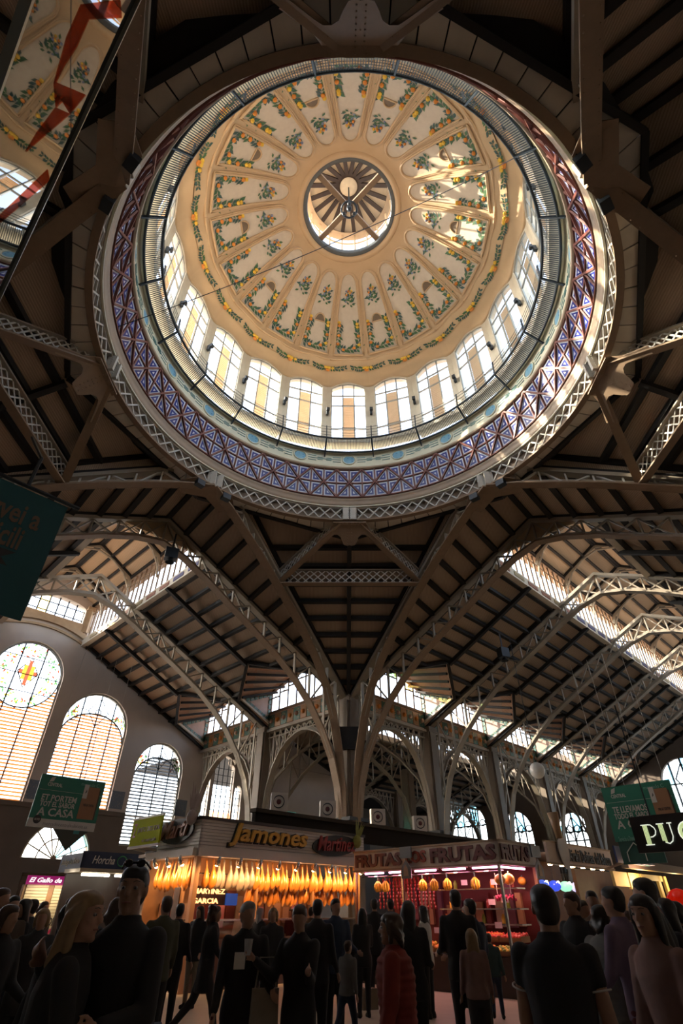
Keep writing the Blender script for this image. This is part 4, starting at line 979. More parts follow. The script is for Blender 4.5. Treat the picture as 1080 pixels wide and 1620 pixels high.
# far end wall of the right nave aisle with stained glass arches
UE=46.0
fR=lambda x,y,z:A('R',UE+.2+z,x,y)
WR=[(28.3,2.7,5.2,8.6,2.2),(22.2,1.6,5.0,7.7,1.7),(16.6,1.5,5.0,7.3,1.5)]
holed('wall_right_end',[(-12.2,0),(36,0),(36,10.4),(26,10.5),(20.4,14.3),(16.6,14.3),(12.2,10.4),(2.7,15),(2.7,17.6),(0,19),(-2.7,17.6),(-2.7,15),(-12.2,10.4)],[archpoly(*w_) for w_ in WR]+[archpoly(0,1.92,6,12.4,1.92),archpoly(-5,1.9,6,10,1.9),archpoly(6,1.9,6,10,1.9)],fR,.4,STONE)
for W in WR+[(0,1.92,6,12.4,1.92),(-5,1.9,6,10,1.9),(6,1.9,6,10,1.9)]:
    X,h_,z0,zs,r=W; wd=window(); zt=lambda x:zs+r*math.sqrt(max(0,1-((x-X)/h_)**2))
    n=6 if h_>2 else 4
    for k in range(n+1): lead(wd,fR,(X-h_+2*h_*k/n,z0),(X-h_+2*h_*k/n,max(zs,zt(X-h_+2*h_*k/n))),.12)
    for z in (z0+.8,z0+1.6,zs): lead(wd,fR,(X-h_,z),(X+h_,z),.1)
    for k in range(n):
        x0=X-h_+2*h_*k/n;x1=x0+2*h_/n
        part('pane',MB().add([fR(x0,z0,.05),fR(x1,z0,.05),fR(x1,zs,.05),fR(x0,zs,.05)],[(0,1,2,3)]),GLASSC,wd)
        part('pane',MB().add([fR(x0,zs,.05),fR(x1,zs,.05),fR(x1,zt(x1)+.01,.05),fR(x0,zt(x0)+.01,.05)],[(0,1,2,3)]),[GLASSC,GLASSB][k%2],wd)
        xm=(x0+x1)/2
        if X>10: part('lead_rosette',MB().tube([fR(xm+.3*math.cos(2*math.pi*i/10),zs+.2+.3*math.sin(2*math.pi*i/10),-.03) for i in range(10)],.05,4,True),STEEL,wd)
    D=[(X,zs+r*.8),(X+h_*.4,zs+r*.2),(X,zs-r*.5),(X-h_*.4,zs+r*.2)]
    part('lead_diamond',MB().tube([fR(x,z,-.03) for x,z in D],.07,4,True),STEEL,wd)
# shell of the parts the photograph does not look at: other sides of the four naves
for arm,v,e in (('L',-12.2,26),('R',-12.2,46),('NL',12.2,26),('NL',-12.2,26),('NR',12.2,26),('NR',-12.2,26)):
    wallp('wall_shell',arm,12,v,e,v,0,10.4)
for arm in ('NL','NR'):  # unseen end walls, windows left out to keep the near side dark
    us=US[arm]; e=us[-1]; f_=lambda x,y,z,arm=arm,e=e:A(arm,e+.2+z,x,y)
    holed('wall_near_'+{'NL':'left','NR':'right'}[arm],[(-12.2,0),(12.2,0),(12.2,10.4),(2.7,15),(2.7,17.6),(0,19),(-2.7,17.6),(-2.7,15),(-12.2,10.4)],[],f_,.4,WALL)
gr=struct('ground_outside',MB().box((0,20,-.35),700,700,.1),GROUND)
# ================= market stalls, signs =================
TS=bpy.data.scenes.new('work')            # a side scene: lettering and bodies are meshed there, away from the big one
def eval_mesh(o):
    TS.collection.objects.link(o); vl=TS.view_layers[0]; vl.update()
    me=bpy.data.meshes.new_from_object(o.evaluated_get(vl.depsgraph)); TS.collection.objects.unlink(o); bpy.data.objects.remove(o); return me
def text_verts(s,shear=0,bold=0,depth=.02,spacing=1):
    cu=bpy.data.curves.new('t','FONT'); cu.body=s; cu.shear=shear; cu.offset=bold; cu.extrude=depth; cu.resolution_u=2; cu.space_character=spacing
    me=eval_mesh(bpy.data.objects.new('t',cu)); return me
class Face:
    def __init__(s,o,d,n): s.o=V((o[0],o[1],0)); s.d=V((d[0],d[1],0)); s.n=V((n[0],n[1],0)); s.rz=math.atan2(d[1],d[0])
    def p(s,a,z,out=0): return s.o+s.d*a+s.n*out+V((0,0,z))
    def slab(s,mb,a0,a1,z0,z1,o0,o1):
        return mb.hexa([s.p(a0,z0,o1),s.p(a1,z0,o1),s.p(a1,z0,o0),s.p(a0,z0,o0),s.p(a0,z1,o1),s.p(a1,z1,o1),s.p(a1,z1,o0),s.p(a0,z1,o0)])
def lettering(name,txt,fc,a0,a1,z0,z1,out,m,parent,shear=0,bold=0,depth=.02,rise=0,spacing=1,label=None):
    me=text_verts(txt,shear,bold,depth,spacing); off=wloc(parent)
    xs=[v.co.x for v in me.vertices]; ys=[v.co.y for v in me.vertices]; x0,x1,y0,y1=min(xs),max(xs),min(ys),max(ys)
    for v in me.vertices:
        u=(v.co.x-x0)/(x1-x0); t=(v.co.y-y0)/(y1-y0)
        v.co=fc.p(a0+(a1-a0)*u,z0+(z1-z0)*t+rise*u,out+v.co.z)-off
    me.materials.clear(); me.materials.append(m); me.name=name
    o=link(name,me,parent); OFF[o.name]=off
    if label: o['label']=label
    return o
def light(name,kind,loc,e,col,parent=None,size=.1,rot=None,spot=100,sy=None):
    d=bpy.data.lights.new(name,kind); d.energy=e; d.color=col
    if kind=='AREA':
        d.size=size
        if sy: d.shape='RECTANGLE'; d.size_y=sy
    else: d.shadow_soft_size=size
    if kind=='SPOT': d.spot_size=R_(spot); d.spot_blend=.6
    o=bpy.data.objects.new(name,d); COL.objects.link(o); o.parent=parent; o.location=V(loc)-wloc(parent)
    if rot is not None: o.rotation_euler=V(rot).to_track_quat('-Z','Y').to_euler()
    return o
FW=mat('fascia_white',(.30,.27,.24),.5,0,(.25,.22,.19),14,kind='wave')
FWP=mat('fascia_plain',(.54,.48,.41),.5,0,(.46,.41,.35),3)
SHUT=mat('shutter_grey',(.38,.37,.36),.5,.1,(.30,.29,.28),6)
LETY=mat('letter_ochre',(.62,.34,.04),.4,0,(.5,.25,.03),5)
LETR=mat('letter_red',(.085,.007,.008),.45,0,(.06,.005,.006),6)
LETK=mat('letter_black',(.02,.02,.02),.5)
LETW=mat('letter_white',(.75,.73,.66),.5)
COUNT=mat('counter_dark',(.05,.03,.025),.4,0,(.03,.02,.018),4)
WARMP=mat('panel_peach',(.40,.22,.13),.6,0,(.32,.17,.09),3)
GRN=mat('fruit_green',(.25,.32,.04),.4,0,(.18,.22,.03),8); TOMJ=mat('jar_red',(.25,.02,.02),.3)
REDP=mat('panel_red',(.12,.012,.012),.6,0,(.08,.01,.01),3)
WOODP=mat('panel_wood',(.28,.14,.06),.5,0,(.18,.09,.04),5)
HAM=mat('ham_amber',(.58,.25,.04),.3,0,(.20,.045,.01),5)
HAMB=mat('ham_pale',(.40,.34,.30),.4,0,(.10,.07,.06),5)
TUBEP=mat('tube_pink',(1,.6,.8),.4,emit=(1,.35,.62),es=5)
TUBEW=mat('tube_white',(1,.95,.85),.4,emit=(1,.9,.72),es=6)
BULB=mat('bulb_warm',(1,.8,.6),.3,emit=(1,.62,.32),es=25)
CHROME=mat('chrome',(.6,.6,.6),.25,1)
# ---- ham stall -------------------------------------------------------
JF=Face((-3.95,16.9),(q,q),(q,-q)); JL=Face((-3.95,16.9),(-q,q),(-q,-q))
hs=thing('ham_stall','ham stall with white slatted fascia, ochre script sign and rows of glowing hams','stall',tuple(JF.p(3,0,-1.2)))
fa=MB()
for k in range(9):
    z=2.98+k*.077; JF.slab(fa,0,6.7,z,z+.066,-.06,.0); JL.slab(fa,0,2.3,z,z+.066,-.06,.0)
part('fascia_slats',fa,FWP,hs)
part('fascia_back',JL.slab(JF.slab(MB(),.02,6.68,2.95,3.68,-.12,-.07),.02,2.3,2.95,3.68,-.12,-.07),FW,hs)
part('pelmet',JL.slab(JF.slab(MB(),-.1,6.7,2.78,2.96,-.1,.22),-.1,2.5,2.78,2.96,-.1,.22),FWP,hs)
part('roof_slab',MB().prism([JF.p(0,2.96,-.1),JF.p(6.6,2.96,-.1),JF.p(6.6,2.96,-3),JF.p(0,2.96,-3)],(0,0,.08)),COUNT,hs)
part('top_rail',JL.slab(JF.slab(MB(),-.04,6.74,3.66,3.74,-.15,.04),-.04,2.34,3.66,3.74,-.15,.04),COUNT,hs)
part('back_wall',JF.slab(MB(),0,6.6,0,2.95,-2.6,-2.5),WOODP,hs)
part('counter',JL.slab(JF.slab(MB(),.1,6.5,0,1.0,-.55,-.05),.55,2.3,0,1.0,-.55,-.05),COUNT,hs)
part('counter_glass',JF.slab(MB(),.15,6.45,1.0,1.38,-.07,-.05),GLASSC,hs)
part('counter_top',JF.slab(MB(),.1,6.5,1.38,1.42,-.5,-.02),CHROME,hs)
part('corner_post',MB().box(JF.p(.08,1.4,-.08),.14,.14,2.8,R_(45)),WARMP,hs)
for a_ in (2.2,4.4,6.5): part('post',MB().box(JF.p(a_,1.4,-.1),.07,.07,2.8,R_(45)),WOODP,hs)
rn=random.Random(4)
for k in range(16):
    a_=.5+.39*k; w_=rn.uniform(.22,.36); z0=1.15+rn.uniform(0,.15); z1=z0+rn.uniform(.4,.9)
    part('wall_panel',JF.slab(MB(),a_,a_+w_,z0,z1,-2.49,-2.44),rn.choice([WARMP,WARMP,REDP,WOODP,mat('panel_ivory',(.4,.3,.23),.6),mat('panel_pink',(.55,.2,.25),.6)]),hs)
part('side_panel',JL.slab(MB(),.5,.95,.0,2.75,-.08,-.02),WARMP,hs); part('side_panel_dark',JL.slab(MB(),.58,.87,1.4,2.1,-.0,.02),COUNT,hs)
lettering('letters','Jamones',JF,.95,3.95,3.06,3.66,.08,LETY,hs,shear=.25,bold=.02,depth=.04)
lettering('letters_outline','Jamones',JF,.90,4.0,3.02,3.69,.01,LETK,hs,shear=.25,bold=.06,depth=.02)
part('script_board',MB().prism([JF.p(4.55+1.05*math.cos(t)+.7,3.33+.30*math.sin(t)+.08*math.cos(t),.02) for t in [2*math.pi*k/20 for k in range(20)]],JF.n*.04),LETK,hs)
lettering('script','Martinez',JF,4.4,6.2,3.14,3.56,.09,mat('script_red',(.30,.02,.02),.45),hs,shear=.35,bold=.012,depth=.03,rise=.06)
part('script_board',MB().prism([JL.p(1.25+.95*math.cos(t),3.45+.32*math.sin(t),.03) for t in [2*math.pi*k/20 for k in range(20)]],JL.n*.04),LETK,hs)
lettering('script','Marti',Face(JL.p(2.1,0),(-JL.d.x,-JL.d.y),JL.n),.1,1.6,3.25,3.7,.11,mat('letter_rust',(.32,.14,.08),.5),hs,shear=.35,bold=.012,depth=.03,rise=.05)
# lit name board inside
nbd=MB(); JF.slab(nbd,.55,1.75,1.72,2.16,-.95,-.9); part('name_board',nbd,COUNT,hs)
GLO=mat('glow_letters',(1,.6,.3),.4,emit=(1,.42,.14),es=1.2)
lettering('name_letters','MARTINEZ',JF,.6,1.65,1.98,2.10,-.88,GLO,hs,bold=.02,depth=.01); lettering('name_letters','GARCIA',JF,.6,1.45,1.76,1.88,-.88,GLO,hs,bold=.02,depth=.01)
part('screen',JF.slab(MB(),1.7,2.1,1.72,2.0,-.9,-.86),mat('screen_blue',(.02,.05,.12),.2,emit=(.02,.07,.3),es=.25),hs)
# lamps over the hams
for k in range(9):
    a_=.55+.72*k
    sp=thing('spot_lamp','small silver spot lamp clipped over the hams, number %s from the stall corner'%['one','two','three','four','five','six','seven','eight','nine'][k],'lamp',tuple(JF.p(a_,2.78,.30)))
    part('lamp_shell',MB().tube([JF.p(a_,2.79,.30),JF.p(a_,2.70,.26),JF.p(a_,2.60,.20)],[.03,.055,.075],10),CHROME,sp,True)
    part('lamp_bulb',MB().ball(JF.p(a_,2.59,.19),.05,.05,.03),BULB,sp)
    light('lamp_light','SPOT',JF.p(a_,2.56,.34),30,(1,.50,.16),sp,.05,JF.p(a_,2.15,-.25)-JF.p(a_,2.56,.34),130)
for k in range(3):
    a_=.4+.7*k
    sp=thing('spot_lamp','small silver spot lamp on the shutter side of the ham stall, %s from the corner'%['first','second','third'][k],'lamp',tuple(JL.p(a_,2.78,.3)))
    part('lamp_shell',MB().tube([JL.p(a_,2.79,.30),JL.p(a_,2.60,.2)],[.04,.075],10),CHROME,sp,True); part('lamp_bulb',MB().ball(JL.p(a_,2.59,.19),.05,.05,.03),BULB,sp)
    light('lamp_light','SPOT',JL.p(a_,2.56,.34),22,(1,.52,.18),sp,.05,JL.p(a_,2.1,-.2)-JL.p(a_,2.56,.34),130)
for a_ in (1.5,4.8): light('stall_light','POINT',JF.p(a_,2.5,-1.4),14,(1,.42,.22),hs,.25)
# hams
def hamesh(m):
    mb=MB(); prof=[(0,.03),(.06,.034),(.14,.03),(.22,.04),(.32,.075),(.42,.11),(.52,.12),(.6,.10),(.66,.06),(.69,.015)]
    n=10; vs=[];fs=[]
    for i,(t,r) in enumerate(prof):
        cx=.05*math.sin(t*4.5)
        for k in range(n): a_=2*math.pi*k/n; vs.append((cx+r*math.cos(a_)*(1.0),r*.72*math.sin(a_),-t))
    for i in range(len(prof)-1):
        for k in range(n): fs.append((i*n+k,(i+1)*n+k,(i+1)*n+(k+1)%n,i*n+(k+1)%n))
    fs+=[tuple(range(n)),tuple((len(prof)-1)*n+k for k in reversed(range(n)))]
    mb.add(vs,fs); mb.tube([(0,0,.09),(0,0,-.02)],.008,4); mb.m=[0]*len(mb.f); return mb.mesh('ham',m,(0,0,0),True)
HM,HB=hamesh(HAM),hamesh(HAMB)
def ham(me,p,rz,tilt,label,group,sc_=1):
    o=link('ham',me,None,p); o.rotation_euler=(tilt,0,rz); o.scale=(sc_,)*3; tag(o,label,'ham',group)
for k in range(31):
    a_=.42+.195*k
    if a_>6.4: break
    pale=4<=k+0<=11 and a_<2.2
    ham(HB if a_<2.15 and k>1 else HM,JF.p(a_+rn.uniform(-.03,.03),2.74,-.12+rn.uniform(-.04,.03)),R_(45)+rn.uniform(-.5,.5),rn.uniform(-.08,.08),'pale dark-hoofed ham hanging near the corner of the ham stall' if a_<2.15 and k>1 else 'amber cured ham hanging in the upper front row of the ham stall','pale hams' if a_<2.15 and k>1 else 'upper row of amber hams',rn.uniform(.88,1.05))
for k in range(26):
    a_=2.0+.175*k
    ham(HM,JF.p(a_,2.33,-.34+rn.uniform(-.05,.05)),R_(45)+rn.uniform(-.8,.8),rn.uniform(-.1,.1),'amber cured ham in the lower row behind the front row','lower row of amber hams',rn.uniform(.8,.95))
for k in range(9):
    ham(HM,JL.p(.25+.22*k,2.72,-.05+rn.uniform(-.03,.03)),R_(135)+rn.uniform(-.4,.4),rn.uniform(-.06,.06),'amber ham hanging along the shutter side of the ham stall','side row of amber hams',rn.uniform(.9,1.05))
for nm,a_ in (('upper_ham_rail',-.12),('lower_ham_rail',-.34)): part(nm,MB().tube([JF.p(.2,2.80 if a_>-.2 else 2.42,a_),JF.p(6.5,2.80 if a_>-.2 else 2.42,a_)],.014,5),CHROME,hs)
# dried ornaments on the corners
def frond(label,p,up,n,col,L):
    mb=MB(); r2=random.Random(n)
    for k in range(n):
        d=(V(up)+V((r2.uniform(-.35,.35),r2.uniform(-.35,.35),r2.uniform(-.2,.3)))).normalized(); s_=d.orthogonal().normalized(); l=L*r2.uniform(.6,1)
        mb.add([V(p),V(p)+d*l*.5+s_*.05,V(p)+d*l,V(p)+d*l*.5-s_*.05],[(0,1,2,3)])
    mb.ball(V(p),.16,.14,.2,8,6); return top('dried_plume',mb,col,label,'ornament',p)
frond('pale dried plume sprouting at the left corner of the ham stall fascia',JL.p(.35,3.72,.15),(.1,.2,1),18,mat('plume_pale',(.42,.33,.29),.8),1.0)
frond('green and yellow dried plume at the right end of the ham stall fascia',JF.p(6.2,3.5,.15),(.25,.1,1),14,mat('plume_green',(.30,.30,.06),.7),.75)
# ---- shutter kiosk with the lime sign left of the ham stall ----------
KF=Face(tuple(JL.p(2.5,0,-.6))[:2],(-q,q),(-q,-q))
kk=thing('shutter_kiosk','closed kiosk with ribbed grey shutters left of the ham stall','kiosk',tuple(KF.p(.8,0,-.8)))
sm_=MB()
for i in range(30): KF.slab(sm_,0,1.9,.1+.095*i,.1+.095*i+.08,-.05,0)
part('shutter_ribs',sm_,SHUT,kk,stuff=True); part('shutter_back',KF.slab(MB(),0,1.9,0,3.0,-.9,-.05),SHUT,kk); part('kiosk_cap',KF.slab(MB(),-.05,1.95,2.97,3.06,-.95,.06),IRONT,kk)
LF=Face((-6.58,18.89),(q,-q),(-q,-q))
ls=thing('lime_sign','lime green sign board with faded red writing above the grey shutters','sign',tuple(LF.p(.75,3.06,0)))
part('board',LF.slab(MB(),0,1.8,3.14,3.86,-.05,0),mat('lime',(.36,.40,.005),.8,0,(.31,.35,.004),2,spec=.1),ls)
part('frame',LF.slab(LF.slab(MB(),-.03,1.83,3.09,3.15,-.06,.02),-.03,1.83,3.85,3.90,-.06,.02),FWP,ls)
part('bracket',MB().bar(LF.p(.1,3.12,-.03),KF.p(1.2,3.05,-.1),.05,.05).bar(LF.p(.6,3.12,-.03),KF.p(.4,3.05,-.1),.05,.05),IRONT,ls)
lettering('letters','JUNTO DOS SON',LF,.40,1.72,3.45,3.62,.01,mat('lime_ink',(.20,.12,.02),.5),ls,depth=.004); lettering('letters','Z',LF,.14,.33,3.38,3.74,.01,mat('lime_red',(.35,.08,.03),.5),ls,depth=.004)
lettering('letters','el mercado',LF,.8,1.65,3.22,3.32,.01,mat('lime_ink',(.20,.12,.02)),ls,depth=.004)
# ---- fruit stall -----------------------------------------------------
FF=Face((.4,19.6),(q,-q),(-q,-q)); P1=FF.p(5.2,0); FRR=Face((P1.x,P1.y),(q,q),(q,-q))
fs_=thing('fruit_stall','fruit stall with white fascia lettered in dark red and pink tube lights','stall',tuple(FF.p(2.6,0,-1)))
part('fascia',FF.slab(MB(),0,5.2,2.58,3.05,-.08,0),FWP,fs_); part('fascia_side',FRR.slab(MB(),0,1.9,2.58,3.05,-.08,0),FWP,fs_)
part('fascia_trim',FRR.slab(FF.slab(FRR.slab(FF.slab(MB(),-.03,5.23,3.04,3.09,-.1,.03),-.03,1.93,3.04,3.09,-.1,.03),-.03,5.23,2.54,2.59,-.1,.03),-.03,1.93,2.54,2.59,-.1,.03),IRONT,fs_)
lettering('letters','FRUTAS',FF,.08,1.95,2.645,2.98,.02,LETR,fs_,bold=.045,depth=.02); lettering('letters','LOS',FF,2.1,2.85,2.68,2.98,.02,mat('letter_orange_red',(.22,.025,.012),.45),fs_,bold=.04,depth=.02); lettering('letters','FRUTAS',FF,3.0,5.12,2.645,3.0,.02,LETR,fs_,bold=.045,depth=.02)
lettering('letters','FRUTAS',FRR,.08,1.5,2.645,3.0,.02,LETR,fs_,bold=.045,depth=.02)
part('roof_slab',MB().prism([FF.p(0,2.95,-.1),FF.p(5.1,2.95,-.1),FF.p(5.1,2.95,-1.9),FF.p(0,2.95,-1.9)],(0,0,.06)),COUNT,fs_)
part('back_wall',FF.slab(MB(),0,5.1,0,2.95,-1.95,-1.85),REDP,fs_)
part('counter_base',FRR.slab(FF.slab(MB(),.05,5.15,0,.72,-.6,.0),.05,1.85,0,.72,-.6,0),COUNT,fs_)
for a_ in (.05,1.9,5.12): part('post',MB().box(FF.p(a_,1.3,-.03),.06,.06,2.6,R_(45)),CHROME,fs_)
part('end_post',MB().box(FRR.p(1.82,1.3,-.05),.09,.09,2.6,R_(45)),WARMP,fs_)
for z in (1.30,1.62,2.05): part('shelf',FF.slab(MB(),2.6,5.1,z,z+.03,-1.2,-.75),CHROME,fs_)
part('hanging_rail',MB().tube([FF.p(.1,2.42,-.25),FF.p(5.1,2.42,-.25)],.016,5),CHROME,fs_)
for k in range(14):
    a_=.15+.33*k; z0=1.2+rn.uniform(0,.2)
    part('wall_goods',FF.slab(MB(),a_,a_+rn.uniform(.14,.28),z0,z0+rn.uniform(.3,1.1),-1.84,-1.74),rn.choice([REDP,WARMP,WOODP,mat('panel_mauve',(.14,.05,.08),.6),mat('panel_ivory',(.62,.5,.4))]),fs_)
for k in range(5):
    a_=.3+.98*k; tb=thing('tube_light','pink tube light under the fruit stall fascia, %s from its left end'%['first','second','third','fourth','fifth'][k],'lamp',tuple(FF.p(a_+.35,2.5,-.2)))
    part('tube',MB().tube([FF.p(a_,2.5,-.18),FF.p(a_+.75,2.5,-.18)],.022,8),TUBEP,tb); part('holder',FF.slab(MB(),a_-.05,a_+.8,2.52,2.57,-.24,-.12),FWP,tb)
    light('tube_glow','AREA',FF.p(a_+.37,2.46,-.25),4.5,(1,.46,.42),tb,.7,(0,0,-1),sy=.08)
tb=thing('tube_light','pink tube light under the short side of the fruit stall fascia','lamp',tuple(FRR.p(.8,2.5,-.2)))
part('tube',MB().tube([FRR.p(.2,2.5,-.18),FRR.p(1.5,2.5,-.18)],.022,8),TUBEP,tb); light('tube_glow','AREA',FRR.p(.8,2.46,-.25),9,(1,.5,.35),tb,1.0,(0,0,-1),sy=.08)
# strings of dried peppers, jars and boxes filling the stall
for k in range(16):
    a_=.25+.14*k; mb_=MB()
    for j in range(9): mb_.ball(FF.p(a_+rn.uniform(-.02,.02),2.36-.085*j,-.9+rn.uniform(-.02,.02)),.032,.032,.05,6,4)
    top('pepper_string',mb_,mat('pepper_red',(.30,.012,.012),.3,0,(.16,.008,.008),9),'string of dried red peppers hanging at the left inside the fruit stall','peppers',tuple(FF.p(a_,1.6,-.9)),'dried pepper strings')
for k in range(12):
    a_=2.65+.2*k; mb_=MB(); z=(1.33,1.65,2.08)[k%3]; pc_=FF.p(a_,z,-.98)
    mb_.lathe([(.001,z),(.05,z),(.052,z+.14),(.03,z+.17),(.03,z+.2),(.001,z+.2)],10,(pc_.x,pc_.y)); top('jar',mb_,[ORA,LEM,GRN,TOMJ][k%4],'%s jar on the %s fruit stall shelf, place %s from the left'%(['orange','yellow','green','dark red'][k%4],['lower','middle','top'][k%3],['one','two','three','four','five','six','seven','eight','nine','ten','eleven','twelve'][k]),'jar',tuple(pc_),smooth=True)
# produce
def fruit_mesh(nm,m,r,sq=1,n=9): return MB().ball((0,0,0),r,r,r*sq,n,6).mesh(nm,m,(0,0,0),True)
GRN=mat('fruit_green',(.25,.32,.04),.4,0,(.18,.22,.03),8); TOM=mat('fruit_red',(.60,.05,.03),.3,0,(.42,.03,.02),8)
FM={'orange':fruit_mesh('orange',ORA,.055),'tomato':fruit_mesh('tomato',TOM,.05,.85),'lemon':fruit_mesh('lemon',LEM,.05,.8),'pear':fruit_mesh('pear',GRN,.05,1.15)}
def crate(fc,a_,z,out,kinds,label,fl,w_=.58,d_=.42,n=(6,4),tilt=.25):
    c=thing('fruit_crate',label,'crate',tuple(fc.p(a_,z,out)))
    part('tray',fc.slab(MB(),a_-w_/2,a_+w_/2,z,z+.03,out-d_/2,out+d_/2),WOODP,c)
    for s_ in (-1,1): part('tray_side',fc.slab(MB(),a_+s_*w_/2-.01,a_+s_*w_/2+.01,z,z+.12,out-d_/2,out+d_/2),WOODP,c)
    part('tray_front',fc.slab(MB(),a_-w_/2,a_+w_/2,z,z+.09,out+d_/2-.015,out+d_/2),WOODP,c)
    for i in range(n[0]):
        for j in range(n[1]):
            kd=kinds[(i*3+j*5)%len(kinds)] if len(kinds)>1 else kinds[0]
            o=link(kd,FM[kd],None,fc.p(a_-w_/2+w_*(i+.5)/n[0]+rn.uniform(-.01,.01),z+.08+tilt*(n[1]-1-j)*.07+rn.uniform(0,.02),out-d_/2+d_*(j+.5)/n[1])); o.rotation_euler=(rn.uniform(0,3),rn.uniform(0,3),0)
            tag(o,'%s %s'%({'orange':'shiny orange','tomato':'red tomato','lemon':'yellow lemon','pear':'green pear'}[kd],fl),'fruit',{'tomato':'tomatoe'}.get(kd,kd)+'s '+fl)
crate(FF,.65,.74,-.25,['orange'],'crate of oranges at the left end of the fruit stall counter','in the crate at the left end of the fruit counter')
crate(FF,2.35,.74,-.25,['orange','lemon'],'crate of oranges and lemons in the middle of the fruit counter','in the crate at the middle of the fruit counter',n=(6,5))
crate(FF,3.1,.74,-.25,['orange'],'crate of oranges beside the white shirted shopper','in the crate right of the middle of the fruit counter',n=(6,5))
crate(FF,4.2,.74,-.2,['orange','lemon','lemon'],'crate of yellow fruit in front at the right of the fruit counter','in the front crate at the right of the fruit counter',n=(6,4))
crate(FF,4.85,.74,-.2,['pear','lemon'],'crate of green and yellow fruit at the right corner of the counter','in the corner crate of the fruit counter',n=(6,4))
crate(FF,4.25,.98,-.62,['tomato','tomato','orange'],'raised crate of tomatoes and oranges behind the yellow fruit','in the raised crate behind the yellow fruit',n=(7,4))
crate(FF,4.9,.98,-.62,['tomato'],'raised crate of red tomatoes at the corner','in the raised crate at the corner',n=(7,4))
CARD=mat('price_card',(.75,.55,.62),.6)
for i,(a_,z,o_) in enumerate(((.3,1.05,-.3),(2.75,1.12,-.35),(4.0,1.22,-.4),(4.62,1.25,-.42),(3.6,1.74,-.78),(4.3,1.72,-.78),(4.7,1.76,-.78),(3.5,2.16,-.78),(3.9,2.14,-.78),(4.45,2.15,-.78))):
    top('price_card',FF.slab(MB(),a_-.1,a_+.1,z,z+.12,o_,o_+.012),CARD,'pink white price card %s'%['by the left oranges','over the middle oranges','beside the tied bag','over the red tomatoes','on the middle shelf, left','on the middle shelf, centre','on the middle shelf, right','on the top shelf, left','on the top shelf, centre','on the top shelf, right'][i],'price card',tuple(FF.p(a_,z,o_)))
def bananas(a_,z,out,label):
    t=thing('banana_bunch',label,'bananas',tuple(FF.p(a_,z,out)))
    part('stem',MB().tube([FF.p(a_,z+.15,out),FF.p(a_,z+.02,out)],.02,6),LEAF2,t)
    for k in range(7):
        an=2*math.pi*k/7; dx=math.cos(an);dy=math.sin(an)
        part('banana',MB().tube([FF.p(a_+dx*.02,z+.02,out+dy*.02),FF.p(a_+dx*.09,z-.06,out+dy*.09),FF.p(a_+dx*.10,z-.16,out+dy*.10),FF.p(a_+dx*.06,z-.24,out+dy*.06)],[.015,.026,.026,.012],6),LEM,t,True)
for i,a_ in enumerate((.75,1.05,2.45,2.85,3.3,4.2)): bananas(a_,2.28,-.25,'bunch of ripe bananas hanging on the fruit stall rail, %s from the left'%['first','second','third','fourth','fifth','sixth'][i])
def pumpkin(p,r,label):
    mb=MB(); n=24; vs=[];f_=[]
    for j in range(9):
        th=math.pi*j/8
        for i in range(n):
            a_=2*math.pi*i/n; rr=r*math.sin(th)*(1-.12*abs(math.cos(a_*4))); vs.append((p[0]+rr*math.cos(a_),p[1]+rr*math.sin(a_),p[2]+r*.8*math.cos(th)))
    for j in range(8):
        for i in range(n): f_.append((j*n+i,(j+1)*n+i,(j+1)*n+(i+1)%n,j*n+(i+1)%n))
    mb.add(vs,f_); t=thing('pumpkin',label,'pumpkin',p); part('fruit_body',mb,mat('pumpkin_orange',(.65,.30,.04),.45,0,(.5,.2,.03),6),t,True); part('stalk',MB().tube([V(p)+V((0,0,r*.75)),V(p)+V((.02,0,r*1.05))],.02,6),LEAF2,t)
pumpkin(tuple(FRR.p(.35,2.24,-.3)),.15,'ribbed dark orange pumpkin hanging left of the bright one'); pumpkin(tuple(FRR.p(.78,2.26,-.3)),.16,'bright yellow orange pumpkin under the side fascia'); pumpkin(tuple(FRR.p(1.55,2.24,-.35)),.12,'small squash near the end post of the fruit stall')
for i,a_ in enumerate((4.55,4.75,4.95)):
    t=thing('radish_bunch','bunch of pink radishes strung below the top shelf, %s'%['left','middle','right'][i],'radishes',tuple(FF.p(a_,1.9,-.7)))
    part('string',MB().tube([FF.p(a_,2.4,-.7),FF.p(a_,1.95,-.7)],.006,4),LETW,t)
    for k in range(9): part('radish',MB().ball(FF.p(a_+rn.uniform(-.08,.08),1.86+rn.uniform(-.05,.05),-.7+rn.uniform(-.06,.06)),.032,.032,.036,7,5),mat('radish_pink',(.55,.04,.13),.35),t,True)
bg_=MB().lathe([(.02,1.0),(.13,1.02),(.15,1.12),(.09,1.24),(.02,1.28),(.06,1.36)],12,(FF.p(3.75,0,-.4).x,FF.p(3.75,0,-.4).y)); top('tied_bag',bg_,mat('bag_cream',(.6,.5,.42),.6),'cream bag tied at the neck standing beside the price cards','bag',tuple(FF.p(3.75,1.0,-.4)),smooth=True)
